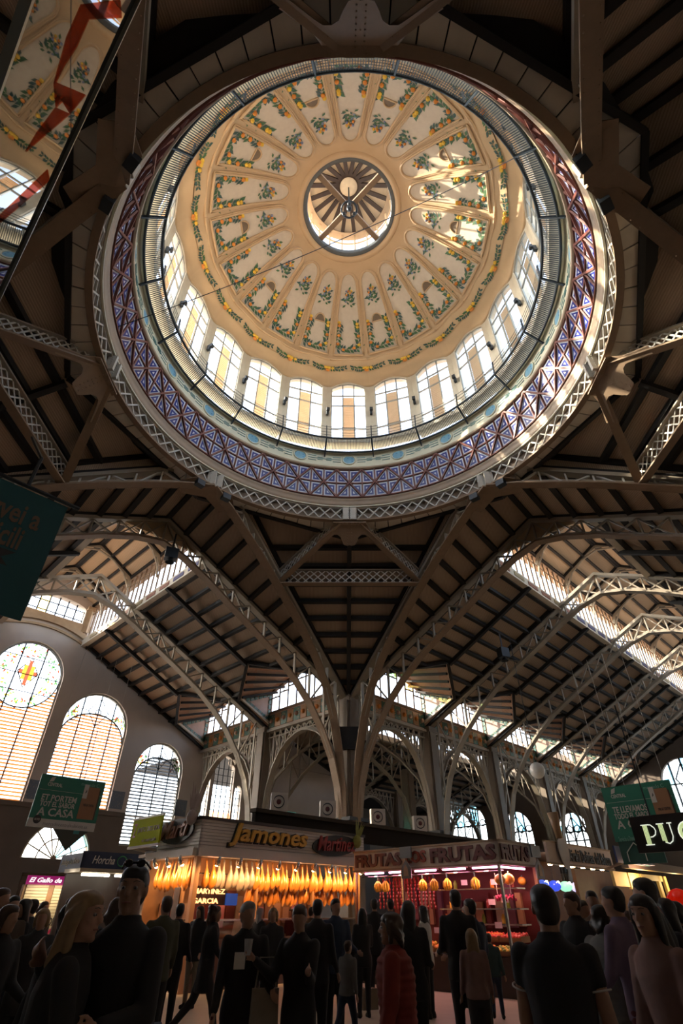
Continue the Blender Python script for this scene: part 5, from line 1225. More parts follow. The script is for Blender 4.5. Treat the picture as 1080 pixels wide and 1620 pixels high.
# hanging house-shaped plaques
def plaque(fc,a_,out,z,label,w_=.42):
    t=thing('hanging_plaque',label,'plaque',tuple(fc.p(a_,z,out)))
    GB=mat('plaque_grey',(.13,.16,.18),.5,0,(.10,.12,.14),4)
    part('upper_board',fc.slab(MB(),a_-w_/2,a_+w_/2,z+.38,z+.66,out-.02,out+.02),GB,t)
    part('lower_board',MB().prism([fc.p(a_-w_*.42,z-.1,out),fc.p(a_+w_*.42,z-.1,out),fc.p(a_+w_*.42,z+.14,out),fc.p(a_,z+.35,out),fc.p(a_-w_*.42,z+.14,out)],fc.n*.03),GB,t)
    part('emblem',MB().prism([fc.p(a_-.09,z-.04,out+.035),fc.p(a_+.09,z-.04,out+.035),fc.p(a_+.07,z+.14,out+.035),fc.p(a_,z+.22,out+.035),fc.p(a_-.07,z+.14,out+.035)],fc.n*.01),mat('plaque_tan',(.30,.22,.16),.6),t)
plaque(FF,2.2,.12,2.42,'grey house-shaped plaque hanging across the word LOS'); plaque(FRR,1.72,.12,2.38,'grey house-shaped plaque hanging at the right end of the side fascia',.5)
# ---- stall with pale lettered fascia and coloured lamps --------------
AF=Face((6.2,18.5),(q,q),(q,-q))
st=thing('delicacy_stall','stall with pale fascia in gothic black lettering and coloured lamps','stall',tuple(AF.p(2.2,0,-1)))
part('fascia',AF.slab(MB(),0,4.7,2.74,3.27,-.08,0),mat('fascia_pinkish',(.40,.31,.27),.5,0,(.35,.27,.23),3),st)
part('fascia_trim',AF.slab(AF.slab(MB(),-.02,4.72,3.26,3.3,-.1,.02),-.02,4.72,2.70,2.75,-.1,.02),IRONT,st)
lettering('letters','Airahi Delicias del Balcon',AF,1.35,4.5,2.82,3.16,.02,LETK,st,bold=.012,depth=.015)
pd_=MB().prism([AF.p(.95+.34*math.sin(t)*(1-.25*math.cos(t)),3.02-.42*math.cos(t)*1.0,.05) for t in [2*math.pi*k/20 for k in range(20)]],AF.n*.03); part('paddle_emblem',pd_,mat('paddle',(.12,.12,.12),.4,0,(.35,.25,.16),3),st)
part('paddle_handle',MB().tube([AF.p(.88,3.4,.06),AF.p(.75,4.1,.06)],[.1,.17],10),mat('paddle_wood',(.28,.17,.09),.5,0,(.2,.12,.06),5),st,True)
part('roof_slab',MB().prism([AF.p(0,3.0,-.1),AF.p(4.7,3.0,-.1),AF.p(4.7,3.0,-2.6),AF.p(0,3.0,-2.6)],(0,0,.06)),COUNT,st)
part('back_wall',AF.slab(MB(),0,4.7,0,3.0,-2.1,-2.0),mat('panel_umber',(.16,.09,.05),.6,0,(.12,.07,.04),3),st); part('counter',AF.slab(MB(),.1,4.6,0,1.05,-.6,-.05),COUNT,st)
part('end_post',MB().box(AF.p(4.62,1.37,-.05),.12,.12,2.74,R_(45)),mat('post_grey',(.35,.33,.30),.5),st)
for k in range(6):
    dl=thing('down_light','small warm recessed light under the pale fascia, %s from the left'%['first','second','third','fourth','fifth','sixth'][k],'lamp',tuple(AF.p(.4+.75*k,2.68,-.15)))
    part('lens',MB().lathe([(.001,2.69),(.06,2.69),(.07,2.72)],12,tuple(AF.p(.4+.75*k,0,-.2))[:2]),BULB,dl)
    light('down_glow','POINT',AF.p(.4+.75*k,2.6,-.3),.7,(1,.75,.5),dl,.05)
LC=[('blue glass lamp hanging left',(.03,.06,.5),1.0),('green white glass lamp, small',(.25,.6,.4),1.75),('violet white glass lamp hanging right',(.5,.45,.7),2.55),('small deep blue glass lamp by the warm post',(.04,.08,.4),.25)]
for nm,c,a_ in LC:
    l_=thing('glass_lamp',nm+' in the delicacy stall','lamp',tuple(AF.p(a_,2.2,-.5)))
    part('globe',MB().ball(AF.p(a_,2.2,-.5),.2,.2,.14,12,8),mat('lamp_glass_%d'%int(a_*10),c,.08,emit=c,es=.6,spec=.8),l_,True); part('lamp_cord',MB().tube([AF.p(a_,2.95,-.5),AF.p(a_,2.33,-.5)],.01,4),STEEL,l_)
    part('bulb',MB().ball(AF.p(a_+.03,2.27,-.37),.05,.05,.05),mat('bulb_cold',(1,1,1),.3,emit=(.9,.95,1),es=10),l_)
# ---- right-hand stalls ------------------------------------------------
SF=Face((8.0,17.6),(q,q),(q,-q))
ry=thing('yellow_stall','stall lit warm yellow inside, at the right edge under the dark neon sign','stall',tuple(SF.p(2.5,0,-1)))
part('awning_beam',SF.slab(MB(),0,6,2.55,2.75,-.1,.1),mat('beam_brown',(.25,.18,.11),.6),ry)
YEL=mat('panel_yellow',(.60,.44,.16),.6,0,(.5,.36,.12),4)
part('back_wall',SF.slab(MB(),0,6,0,2.6,-1.6,-1.5),WOODP,ry)
for a_,w_,z0,z1 in ((.1,1.0,2.15,2.5),(1.2,.9,2.1,2.5),(2.2,.16,.9,2.5),(2.4,1.6,2.35,2.5),(3.6,.2,.9,2.5),(4.2,.2,.9,2.5)): part('yellow_panel',SF.slab(MB(),a_,a_+w_,z0,z1,-.5,-.42),YEL,ry)
part('doorway_glass',SF.slab(MB(),2.45,3.5,1.0,2.3,-.9,-.88),mat('door_teal',(.08,.16,.15),.2),ry)
part('counter',SF.slab(MB(),0,6,0,1.0,-.5,0),COUNT,ry)
for k in range(10): part('shelf_goods',MB().ball(SF.p(.3+.5*k,1.25+rn.uniform(0,.25),-.25),.12,.12,.14,8,6),rn.choice([TOM,ORA,LEM,GRN,WARMP,LETW]),ry,True)
light('stall_light','POINT',SF.p(1.6,2.3,-.2),20,(1,.70,.30),ry,.2); light('stall_light','POINT',SF.p(4.2,2.3,.0),14,(1,.72,.36),ry,.2)
YS=Face((7.4,16.6),(q,q),(q,-q))
ys=thing('blue_sign','blue sign band with yellow letters beside the pale fascia','sign',tuple(YS.p(.8,2.8,0)))
part('band',YS.slab(MB(),0,2.3,2.62,3.0,-.05,0),mat('band_blue',(.01,.03,.12),.5),ys); lettering('letters','CARNES Y MAS',YS,.4,1.9,2.82,2.96,.01,mat('letter_yellow',(.55,.42,.03),.5),ys,bold=.02,depth=.01); lettering('letters','ONTENIENTE',YS,.7,1.9,2.65,2.78,.01,mat('letter_dull_yellow',(.4,.28,.02),.5),ys,bold=.02,depth=.01); part('teal_end',YS.slab(MB(),1.95,2.25,2.62,3.0,0,.01),mat('teal_patch',(.05,.25,.2),.5),ys)
part('bracket',MB().bar(YS.p(.3,2.62,-.03),YS.p(.3,2.5,-.5),.05,.05),IRONT,ys)
PF=Face((4.81,9.89),(q,-q),(-q,-q))
ns=thing('neon_sign','black sign board with pale green double-line neon letters at the right edge','sign',tuple(PF.p(.6,2.33,0)))
part('board',PF.slab(MB(),-.03,2.4,2.33,2.83,-.08,0),mat('board_black',(.012,.006,.006),.5),ns)
NEON=mat('neon_pale',(.8,.9,.6),.4,emit=(.72,.85,.42),es=.22); NEOW=mat('neon_white',(.9,.9,.85),.4,emit=(.9,.95,.8),es=.3)
def neon(pts,m=NEON,r=.008): part('neon_tube',MB().tube([PF.p(a_,z,.025) for a_,z in pts],r,5),m,ns,True)
x=.16; zb,zt=2.43,2.70
for d in (0,.018,.036,.054): neon([(x+d,zb),(x+d,zt)])
neon([(x-.03,zb),(x+.10,zb)],NEOW); neon([(x-.03,zt),(x+.09,zt)],NEOW)
neon([(x+.06,zt),(x+.12,zt-.005),(x+.165,zt-.05),(x+.175,zt-.09),(x+.155,zt-.14),(x+.11,zt-.165),(x+.07,zt-.168)],NEOW)
x=.40
for d in (0,.018,.036,.054): neon([(x+d,zb+.04 if d<.02 else zb+.01),(x+d,zt)])
neon([(x-.03,zt),(x+.08,zt)],NEOW); neon([(x+.03,zb+.02),(x+.09,zb),(x+.14,zb+.03),(x+.165,zb+.09),(x+.165,zt)],NEOW); neon([(x+.13,zt),(x+.2,zt)],NEOW)
for d in (0,.018,.036,.054): neon([(.80+(.15-d)*math.cos(t)*.9,zb+.135+(.14-d)*math.sin(t)) for t in [R_(60+ k*20) for k in range(13)]],NEON if d else NEOW)
for d in (0,.018,.036): neon([(1.02+d,zb),(1.02+d,zt)]); 
for z in (zb+.13,zb+.15): neon([(1.05,z),(1.2,z)])
for d in (0,.018,.036): neon([(1.2+d,zb),(1.2+d,zt)])
part('hanger',MB().tube([PF.p(.3,2.83,-.04),PF.p(.3,4.6,-.04)],.012,5).tube([PF.p(1.9,2.83,-.04),PF.p(1.9,4.6,-.04)],.012,5),STEEL,ns)
for k in range(3):
    p=SF.p(.22+.30*k,2.62,.45)
    t=thing('pendant_lamp','small pendant lamp with glowing mouth below the neon sign, %s of three'%['left','middle','right'][k],'lamp',tuple(p))
    part('shade',MB().lathe([(.03,p.z+.25),(.05,p.z+.2),(.09,p.z)],12,(p.x,p.y)),STEEL,t,True); part('bulb',MB().lathe([(.001,p.z+.01),(.075,p.z+.015)],12,(p.x,p.y)),BULB,t); part('cord',MB().tube([p+V((0,0,.25)),p+V((0,0,.5)),SF.p(.22+.30*k,2.76,.0)],.012,5),STEEL,t)
    light('pendant_glow','POINT',p-V((0,0,.06)),3,(1,.6,.4),t,.05)
# ---- green campaign signs --------------------------------------------
GRS=mat('sign_green',(.012,.16,.10),.5,0,(.010,.13,.085),2); CARDB=mat('sign_carton',(.28,.14,.06),.6,0,(.23,.11,.05),2); SW=mat('sign_white',(.55,.53,.48),.6)
def campaign(fc,W,z0,z1,lines,label,url):
    g=thing('campaign_sign',label,'sign',tuple(fc.p(W/2,z0,0))); H=z1-z0
    part('board',fc.slab(MB(),0,W,z0,z1,-.04,0),GRS,g)
    if url: part('footer',fc.slab(MB(),0,W,z0,z0+H*.16,0,.006),SW,g); lettering('url','mercadocentralvalencia.es',fc,W*.22,W*.88,z0+H*.045,z0+H*.11,.008,mat('sign_grey',(.2,.2,.2),.6),g,depth=.002); part('badge',MB().prism([fc.p(W*.12+.09*math.cos(t),z0+H*.14+.09*math.sin(t),.008) for t in [2*math.pi*k/18 for k in range(18)]],fc.n*.006),LETK,g); lettering('badge_text','NOVES',fc,W*.12-.06,W*.12+.06,z0+H*.12,z0+H*.16,.016,SW,g,depth=.002)
    part('rule',fc.slab(MB(),W*.03,W*.97,z0+H*.70,z0+H*.705,0,.005),SW,g)
    part('leaf_logo',MB().prism([fc.p(W*.13,z0+H*.86,.005),fc.p(W*.19,z0+H*.88,.005),fc.p(W*.21,z0+H*.97,.005),fc.p(W*.15,z0+H*.95,.005)],fc.n*.005),SW,g)
    lettering('logo_text','CENTRAL',fc,W*.12,W*.34,z0+H*.78,z0+H*.85,.006,SW,g,bold=.02,depth=.002)
    lettering('logo_text','mercado C',fc,W*.62,W*.9,z0+H*.87,z0+H*.94,.006,mat('sign_mint',(.2,.4,.33),.6),g,depth=.002)
    zz=[(.50,.62),(.39,.49),(.215,.37)] 
    for (a_,b_),(t,wd_) in zip(zz,lines): lettering('slogan',t,fc,W*.09,W*(.09+wd_),z0+H*a_,z0+H*b_,.008,SW,g,bold=.02,depth=.003)
    part('carton',fc.slab(MB(),W*.68,W*.93,z0+H*.22,z0+H*.86,0,.008),CARDB,g); part('carton_shadow',fc.slab(MB(),W*.93,W*.95,z0+H*.22,z0+H*.82,0,.006),mat('carton_dark',(.07,.035,.02),.6),g)
    part('carton_label',fc.slab(MB(),W*.68,W*.75,z0+H*.62,z0+H*.90,.008,.014),SW,g); lettering('carton_text','MERCAT CENTRAL',fc,W*.73,W*.90,z0+H*.47,z0+H*.52,.010,LETK,g,depth=.002)
    part('carton_mark',MB().prism([fc.p(W*.705,z0+H*.72,.016),fc.p(W*.73,z0+H*.75,.016),fc.p(W*.725,z0+H*.80,.016)],fc.n*.003),LETK,g)
    for s_ in (.06,.36,.64,.94): part('wire',MB().tube([fc.p(W*s_,z1,-.02),fc.p(W*s_,z1+3.2,-.02)],.006,4),IRONW,g)
    return g
campaign(Face((-7.46,14.15),(q,q),(q,-q)),1.64,3.18,4.31,[('ET PORTEM',.52),('TOT EL SABOR',.52),('A CASA',.54)],'green campaign sign with carton picture and white footer, hanging before the left windows',True)
GF=Face((6.57,14.59),(q,-q),(-q,-q)); cs=campaign(GF,1.62,2.9,4.05,[('TE LLEVAMOS',.50),('TODO EL SABOR',.52),('A CASA',.56)],'green campaign sign with carton picture, hanging right behind the neon sign',False)
part('lower_strip',GF.slab(MB(),.05,1.0,2.45,2.9,-.05,-.01),mat('strip_green',(.01,.07,.05),.5),cs); part('house_mark',MB().tube([GF.p(.2,2.5,0),GF.p(.2,2.68,0),GF.p(.4,2.86,0),GF.p(.6,2.68,0),GF.p(.6,2.5,0)],.012,4),SW,cs); lettering('strip_text','Servicio a Domicilio',GF,.1,.55,2.9,3.0,.008,mat('sign_mint',(.2,.4,.33)),cs,depth=.002)
# ---- teal banner, upper left -----------------------------------------
TF=Face((-5.33,5.97),(q,q),(q,-q))
tb=thing('teal_banner','large teal hanging banner with tan lettering and black ribbon at the left edge','banner',tuple(TF.p(0,4.85,0)))
part('cloth',TF.slab(MB(),-2.6,1.08,4.86,6.92,-.015,0),mat('banner_teal',(.004,.075,.085),.7,0,(.003,.06,.07),2),tb)
TAN=mat('banner_tan',(.16,.10,.06),.7)
part('top_pole',MB().tube([TF.p(-2.7,6.98,0),TF.p(1.25,6.98,0)],.035,8),STEEL,tb); part('pole_arm',MB().tube([TF.p(.42,6.98,0),TF.p(.42,7.6,0),TF.p(.2,8.3,-.5)],.03,6),STEEL,tb)
lettering('letters','Servei a',TF,-.2,.80,6.28,6.66,.004,TAN,tb,bold=.02,depth=.003); lettering('letters','Domicili',TF,-.27,.66,5.86,6.24,.004,TAN,tb,bold=.02,depth=.003)
part('ribbon',MB().prism([TF.p(-1.5,5.58,.002),TF.p(.62,5.58,.002),TF.p(.5,5.69,.002),TF.p(.66,5.82,.002),TF.p(-1.5,5.82,.002)],TF.n*.004),LETK,tb); lettering('ribbon_text','ESPANYA I EUROPA',TF,-.34,.48,5.63,5.77,.008,mat('banner_grey',(.25,.23,.2),.7),tb,bold=.01,depth=.002)
part('house_outline',MB().sweep([TF.p(-.75,5.56,.003),TF.p(.06,5.28,.003),TF.p(.06,5.27,.003),TF.p(-.45,4.9,.003)],TF.n,.006,.11),TAN,tb)
# ---- tilted glossy glass sign overhead, upper left --------------------
PN_=V((.7166,.6916,-.08995)).normalized(); PH=V((-.694,.72,0)); PU=V((.0648,.0624,.99596))
def pp(s_,u_,out=0): return cam.location-PN_*.7+PH*s_+PU*u_+PN_*out
GL=mat('sign_gloss',(.012,.012,.012),.015,0,(.010,.010,.010),2,spec=.55)
gp=thing('glass_sign','glossy glass sign overhead mirroring the painted dome, with red arrow graphic','sign',tuple(pp(1,2.18)))
part('glass_panel',MB().prism([pp(-2.5,2.183),pp(3.4,2.183),pp(3.4,3.351),pp(-2.5,3.351)],-PN_*.02),GL,gp)
RG=glass_mat('sign_red_film',(.80,.44,.30),.02)
for poly in ([(0.966,3.108),(1.06,3.247),(1.014,2.804),(0.943,2.655)],[(1.014,2.804),(0.943,2.655),(1.07,2.641),(1.279,2.709),(1.277,2.725),(1.207,2.738),(1.134,2.795)],[(1.277,2.725),(1.456,3.233),(1.533,3.112),(1.413,2.912),(1.433,2.862),(1.279,2.709)],[(1.533,3.112),(1.621,2.704),(1.534,2.75),(1.433,2.862)],[(2.003,2.713),(1.892,3.16),(2.016,3.289),(2.076,2.759)]):
    part('red_graphic',MB().prism([pp(s_,u_,.001) for s_,u_ in poly],PN_*.002),RG,gp)
part('edge_trim',MB().bar(pp(-2.5,3.36),pp(3.4,3.36),.03,.03),mat('trim_silver',(.25,.28,.26),.3,.6),gp); part('edge_trim',MB().bar(pp(-2.5,2.17),pp(3.4,2.17),.03,.03),mat('trim_silver',(.25,.28,.26)),gp)
part('hanger_rod',MB().tube([pp(-1.5,3.35,-.02),pp(-1.5,6.5,-.02)],.012,5),STEEL,gp)
# ---- stalls along the left wall ---------------------------------------
HF=Face((-8.3,19.8),(q,q),(q,-q))
hk=thing('blue_kiosk','kiosk with dark blue fascia in white script and long tube lights by the left wall','kiosk',tuple(HF.p(1,0,-.7)))
part('fascia',HF.slab(MB(),0,2.1,2.68,3.13,-.06,0),mat('fascia_navy',(.015,.03,.075),.5),hk); lettering('letters','Horcha',HF,.35,1.1,2.80,3.02,.01,LETW,hk,shear=.3,bold=.01,depth=.006); part('leaf_emblem',MB().tube([HF.p(1.35+.16*math.cos(t),2.9+.14*math.sin(t),.015) for t in [2*math.pi*k/14 for k in range(14)]],.018,4,True),mat('emblem_green',(.05,.3,.1),.5),hk)
part('canopy',HF.slab(MB(),-.1,2.2,2.56,2.66,-.9,.3),IRON,hk); part('back_wall',HF.slab(MB(),0,2.1,0,2.56,-1.0,-.9),COUNT,hk); part('counter',HF.slab(MB(),0,2.1,0,1.1,-.5,0),COUNT,hk)
HF2=Face(tuple(HF.p(0,0))[:2],(-q,q),(-q,-q))
part('side_fascia',HF2.slab(MB(),0,1.7,2.6,3.08,-.06,0),mat('fascia_navy',(.015,.03,.075)),hk); lettering('side_letters','Bodega La Reina',Face(HF2.p(1.65,0),(q,-q),(-q,-q)),.1,1.5,2.75,2.95,.01,mat('letter_sand',(.4,.36,.28),.6),hk,shear=.3,depth=.006)
for i,(a_,z,o_) in enumerate(((.05,2.5,.15),(1.15,2.5,.15))):
    t=thing('tube_light','long white tube light under the blue kiosk canopy, %s one'%['left','right'][i],'lamp',tuple(HF.p(a_+.4,z,o_))); part('tube',MB().tube([HF.p(a_,z,o_),HF.p(a_+.9,z,o_)],.035,8),TUBEW,t); light('tube_glow','AREA',HF.p(a_+.45,z-.06,o_),.9,(1,.9,.7),t,.8,(0,0,-1),sy=.08)
GFc=Face((-10.6,21.3),(q,q),(q,-q))
gk=thing('magenta_kiosk','kiosk with magenta sign in white script over pale roller shutters','kiosk',tuple(GFc.p(.8,0,-.4)))
part('sign',GFc.slab(MB(),0,1.75,2.3,2.55,-.05,0),mat('sign_magenta',(.28,.01,.12),.5,emit=(.3,.01,.12),es=.25),gk); lettering('letters','El Gallo de Oro',GFc,.08,1.65,2.36,2.50,.01,mat('letter_glow',(.9,.85,.85),.5,emit=(.9,.85,.85),es=.5),gk,shear=.3,bold=.02,depth=.006)
sh2=MB()
for i in range(26):
    GFc.slab(sh2,.08,.8,.1+.085*i,.1+.085*i+.07,-.1,-.06); GFc.slab(sh2,1.0,1.7,.1+.085*i,.1+.085*i+.07,-.1,-.06)
part('shutter_ribs',sh2,mat('shutter_cream',(.55,.46,.30),.5),gk,stuff=True); part('back_wall',GFc.slab(MB(),0,1.75,0,2.3,-.3,-.1),WOODP,gk); lettering('graffiti','DRUX',GFc,1.1,1.55,1.2,1.42,-.05,LETK,gk,bold=.03,depth=.004)
part('pink_tag',MB().prism([GFc.p(1.1,.95,-.05),GFc.p(1.6,1.15,-.05),GFc.p(1.55,1.35,-.05),GFc.p(1.2,1.1,-.05)],GFc.n*.01),mat('tag_pink',(.5,.02,.1),.5),gk)
light('shutter_lamp','AREA',GFc.p(.9,2.25,.35),9,(1,.82,.55),gk,1.4,(0.3*-q,0.3*q,-1),sy=.2)
# diamond sign before the fanlight
dm=thing('diamond_sign','dark diamond sign board hanging before the half-round window','sign',tuple(HF.p(-.75,3.2,.3)))
DC=HF.p(-.72,3.62,.3)
part('board',MB().prism([DC+HF.d*.55*math.cos(t)+V((0,0,.55*math.sin(t))) for t in [0,math.pi/2,math.pi,1.5*math.pi]],HF.n*.06),mat('diamond_green',(.02,.035,.03),.35,0,(.015,.02,.02),3),dm)
part('bottle_mark',MB().prism([DC+HF.d*x+V((0,0,z))+HF.n*.065 for x,z in ((.08,-.1),(.26,-.1),(.26,.15),(.2,.3),(.14,.3),(.08,.15))],HF.n*.01),mat('diamond_teal',(.02,.22,.24),.5),dm); part('wire',MB().tube([DC+V((0,0,.55)),DC+V((0,0,3))],.008,4),STEEL,dm)
# ---- plant on top of the stalls behind: long parapet, air units --------
PR=thing('roof_parapet','long dark parapet running above the stalls at the foot of the big column','parapet',(2.4,26.3,4.0))
part('wall_band',MB().bar(V((-3.08,20.8,4.05)),V((10.9,34.8,4.05)),.2,.6),mat('parapet_brown',(.022,.017,.013),.9,spec=.05),PR); part('coping',MB().bar(V((-3.12,20.76,4.40)),V((10.94,34.84,4.40)),.36,.12),mat('coping_brown',(.06,.047,.035),.9,spec=.05),PR)
part('support',MB().box((-2.8,21.08,1.9),.2,.2,3.8).box((10.2,34.1,1.9),.2,.2,3.8),COUNT,PR)
for i,(x,y) in enumerate(((-.55,23.33),(1.55,25.43),(3.6,27.48),(-2.3,21.58))):
    a_=thing('air_unit','pale air conditioning unit with round fan on the parapet, %s'%['left of the big column','right of the big column','far right','far left'][i],'air conditioner',(x,y,4.46)); part('case',MB().box((x,y,4.76),.62,.3,.6,.17),FWP,a_); part('fan_grille',MB().tube([(x+.2*math.cos(t),y-.17,4.76+.2*math.sin(t)) for t in [2*math.pi*k/14 for k in range(14)]],.02,4,True),STEEL,a_); part('fan_hub',MB().ball((x,y-.16,4.76),.09,.03,.09),LETR,a_)
# ================= people =================
SKIN=mat('skin',(.36,.20,.13),.55,0,(.30,.16,.10),12); SKIN2=mat('skin_tan',(.26,.14,.085),.55,0,(.21,.11,.065),12)
def cloth(n,c): return mat('cloth_'+n,c,.85,0,tuple(x*.7 for x in c),14,bump=.1)
CL={k:cloth(k,c) for k,c in dict(black=(.012,.012,.014),charcoal=(.03,.03,.033),navy=(.012,.018,.04),brown=(.06,.035,.02),red=(.22,.025,.015),grey=(.13,.13,.13),white=(.55,.53,.50),cream=(.30,.25,.19),pink=(.24,.14,.12),purple=(.17,.12,.19),wine=(.10,.015,.02),denim=(.02,.035,.07),olive=(.05,.05,.025),silver=(.16,.17,.16),teal=(.03,.06,.06),beige=(.20,.16,.11)).items()}
HAIRM={'dark':mat('hair_dark',(.012,.009,.008),.45,0,(.006,.005,.004),20),'brown':mat('hair_brown',(.05,.025,.012),.45,0,(.03,.015,.008),20),'blond':mat('hair_blond',(.26,.17,.08),.45,0,(.17,.10,.045),20),'grey':mat('hair_grey',(.22,.21,.20),.5,0,(.15,.14,.14),20)}
def rcone(mb,a,b,ra,rb,n=12):
    a=V(a);b=V(b); mb.tube([a,b],[ra,rb],n); mb.ball(a,ra,ra,ra,n,8); mb.ball(b,rb,rb,rb,n,8)
def loft(mb,secs,n=20):
    vs=[];f=[]
    for x,y,z,rx,ry in secs:
        for k in range(n): a=2*math.pi*k/n; vs.append((x+rx*math.cos(a),y+ry*math.sin(a),z))
    m=len(secs)
    for i in range(m-1):
        for k in range(n): f.append((i*n+k,i*n+(k+1)%n,(i+1)*n+(k+1)%n,(i+1)*n+k))
    f+=[tuple(reversed(range(n))),tuple((m-1)*n+k for k in range(n))]
    mb.add(vs,f)
def fuse(mb,vox,sm=3):
    me=bpy.data.meshes.new('b'); me.from_pydata(mb.v,[],mb.f); o=bpy.data.objects.new('b',me)
    r=o.modifiers.new('r','REMESH'); r.mode='VOXEL'; r.voxel_size=vox
    s=o.modifiers.new('s','SMOOTH'); s.iterations=sm; s.factor=.5
    out=eval_mesh(o); bpy.data.meshes.remove(me)
    out.polygons.foreach_set('use_smooth',[True]*len(out.polygons)); return out
def rotv(v,ax,a): return Matrix.Rotation(a,3,ax)@V(v)
class Pose:
    """joints of a standing 1.75 m figure facing +Y"""
    def __init__(s,lean=0,stride=0,ra=(8,10,15),la=(8,10,15),head=0,nod=0,girl=False,inr=0,inl=0):
        s.lean=math.tan(R_(lean)); s.girl=girl; s.head=head; s.nod=nod
        k=.92 if girl else 1
        sh=lambda x,z:V((x,s.lean*(z-.95),z))
        s.arms=[]
        for sd,(pt,ab,el),inn in ((1,ra,inr),(-1,la,inl)):
            S=sh(sd*.185*k,1.415); d=rotv((0,0,-1),'Y',-sd*R_(ab)); d=rotv(d,'X',R_(pt))
            E=S+d*.29; f=rotv(d,'X',R_(el)); f=rotv(f,'Z',sd*R_(inn)); W=E+f*.25
            s.arms.append((sd,S,E,W,f))
        s.legs=[]
        for sd in (1,-1):
            a=stride*sd; H=V((sd*.095,0,.90)); th=rotv((0,0,-1),'X',R_(a)); K=H+th*.42
            kb=max(0,-a)*.9+ (6 if stride else 0); cf=rotv(th,'X',-R_(kb)); An=K+cf*.41
            s.legs.append((sd,H,K,An,a))
        dz=min(l[3].z for l in s.legs)-.075
        s.dz=-dz
    def toe(s,l): 
        sd,H,K,An,a=l; back=a<-8
        return An+V((sd*.02,.125,-.035 if not back else -.06))
def torso(s,inf=0,z0=.84,z1=1.5):
    k=.9 if s.girl else 1
    S=[(.80,.15,.105),(.92,.17*(1.04 if s.girl else 1),.118),(1.06,.145*k,.105),(1.2,.158*k,.115),(1.32,.178*k,.122),(1.41,.175*k,.10),(1.455,.12*k,.085),(1.49,.065,.066)]
    return [(0,s.lean*(z-.95),z,rx+inf,ry+inf) for z,rx,ry in S if z0<=z<=z1]
def head_c(s,z): return V((0,s.lean*(z-.95),z))
def hpt(s,p):
    """point relative to head centre, turned with the head"""
    v=rotv(p,'X',R_(s.nod)); v=rotv(v,'Z',-R_(s.head)); return head_c(s,1.635)+v+V((0,.01,0))
def body_mesh(s,vox):
    mb=MB(); loft(mb,torso(s))
    rcone(mb,head_c(s,1.44),hpt(s,(0,-.02,-.07)),.058,.055)
    HR=Matrix.Rotation(-R_(s.head),3,'Z')@Matrix.Rotation(R_(s.nod),3,'X')
    mb.ball(hpt(s,(0,-.005,.025)),.074,.096,.095,16,12,HR); mb.ball(hpt(s,(0,.025,-.045)),.058,.066,.075,14,10,HR)
    mb.ball(hpt(s,(0,.07,-.095)),.028,.024,.022,8,6,HR)                                  # chin
    rcone(mb,hpt(s,(0,.088,.02)),hpt(s,(0,.108,-.018)),.011,.016,8)                         # nose
    mb.ball(hpt(s,(0,.083,.038)),.05,.014,.012,10,6,HR); mb.ball(hpt(s,(0,.086,-.058)),.026,.012,.010,8,6,HR)   # brow, lips
    for sd in (-1,1): mb.ball(hpt(s,(sd*.076,-.012,-.005)),.012,.022,.033,8,6,HR); mb.ball(hpt(s,(sd*.034,.066,-.015)),.024,.02,.02,8,6,HR)
    for sd,S,E,W,f in s.arms:
        rcone(mb,S,E,.05,.041); rcone(mb,E,W,.042,.027)
        ax=f.cross(V((sd,0,0))).normalized() if abs(f.x)<.95 else V((0,1,0)); side=ax.cross(f).normalized()
        # palm and five fingers, slightly curled
        P=W+f*.05; rcone(mb,W+f*.015,P+f*.035,.026,.034,10); 
        for i,(o,l) in enumerate(((-.033,.064),(-.011,.078),(.011,.074),(.033,.058))):
            b=W+f*.088+ax*o; m_=b+f*l*.5+side*sd*-.010; t=m_+f*l*.42+side*sd*-.026
            rcone(mb,b,m_,.0105,.0095,7); rcone(mb,m_,t,.0095,.008,7)
        b=W+f*.03+ax*.028; m_=b+f*.035+ax*.03; rcone(mb,b,m_,.012,.011,7); rcone(mb,m_,m_+f*.032+ax*.006,.011,.009,7)
    for l in s.legs:
        sd,H,K,An,a=l; rcone(mb,H,K,.088,.056); rcone(mb,K,An,.056,.036); rcone(mb,An+V((0,-.03,-.03)),s.toe(l),.036,.03)
    return fuse(mb,vox)
def top_mesh(s,vox,coat=.80,short=False,puffy=0,neck=True):
    mb=MB(); inf=.022+puffy
    S=torso(s,inf,.86); S=[(0,s.lean*(coat-.95)*.5,coat,.172+inf,.125+inf)]+[q_ for q_ in S if q_[2]>coat+.03]
    loft(mb,S[:-1] if not neck else S)
    for sd,A_,E,W,f in s.arms:
        rcone(mb,A_,A_+(E-A_)*(.36 if short else 1),.064+puffy,.056+puffy*.8)
        if not short: rcone(mb,E,E+f*.235,.055+puffy*.8,.041+puffy*.6)
    if neck: loft(mb,[(0,s.lean*.48,1.43,.10+puffy,.09+puffy),(0,s.lean*.55+.0,1.50,.074,.074),(0,s.lean*.57,1.525,.07,.072)])
    if puffy>.01:
        for i in range(12):
            z=coat+.05+i*.055
            if z<1.42: 
                rx=interp([(x[2],x[3]) for x in S],z); ry=interp([(x[2],x[4]) for x in S],z); mb.tube([(rx*math.cos(2*math.pi*k/20)*.97,ry*math.sin(2*math.pi*k/20)*.97+s.lean*(z-.95),z) for k in range(20)],.028,6,True)
        for sd,A_,E,W,f in s.arms:
            for i in range(6):
                for P0,P1,r0 in ((A_,E,.062),(E,W,.052)): c=P0+(P1-P0)*((i+.5)/6); mb.ball(c,r0+puffy,r0+puffy,r0+puffy*.6,10,6)
    return fuse(mb,vox)
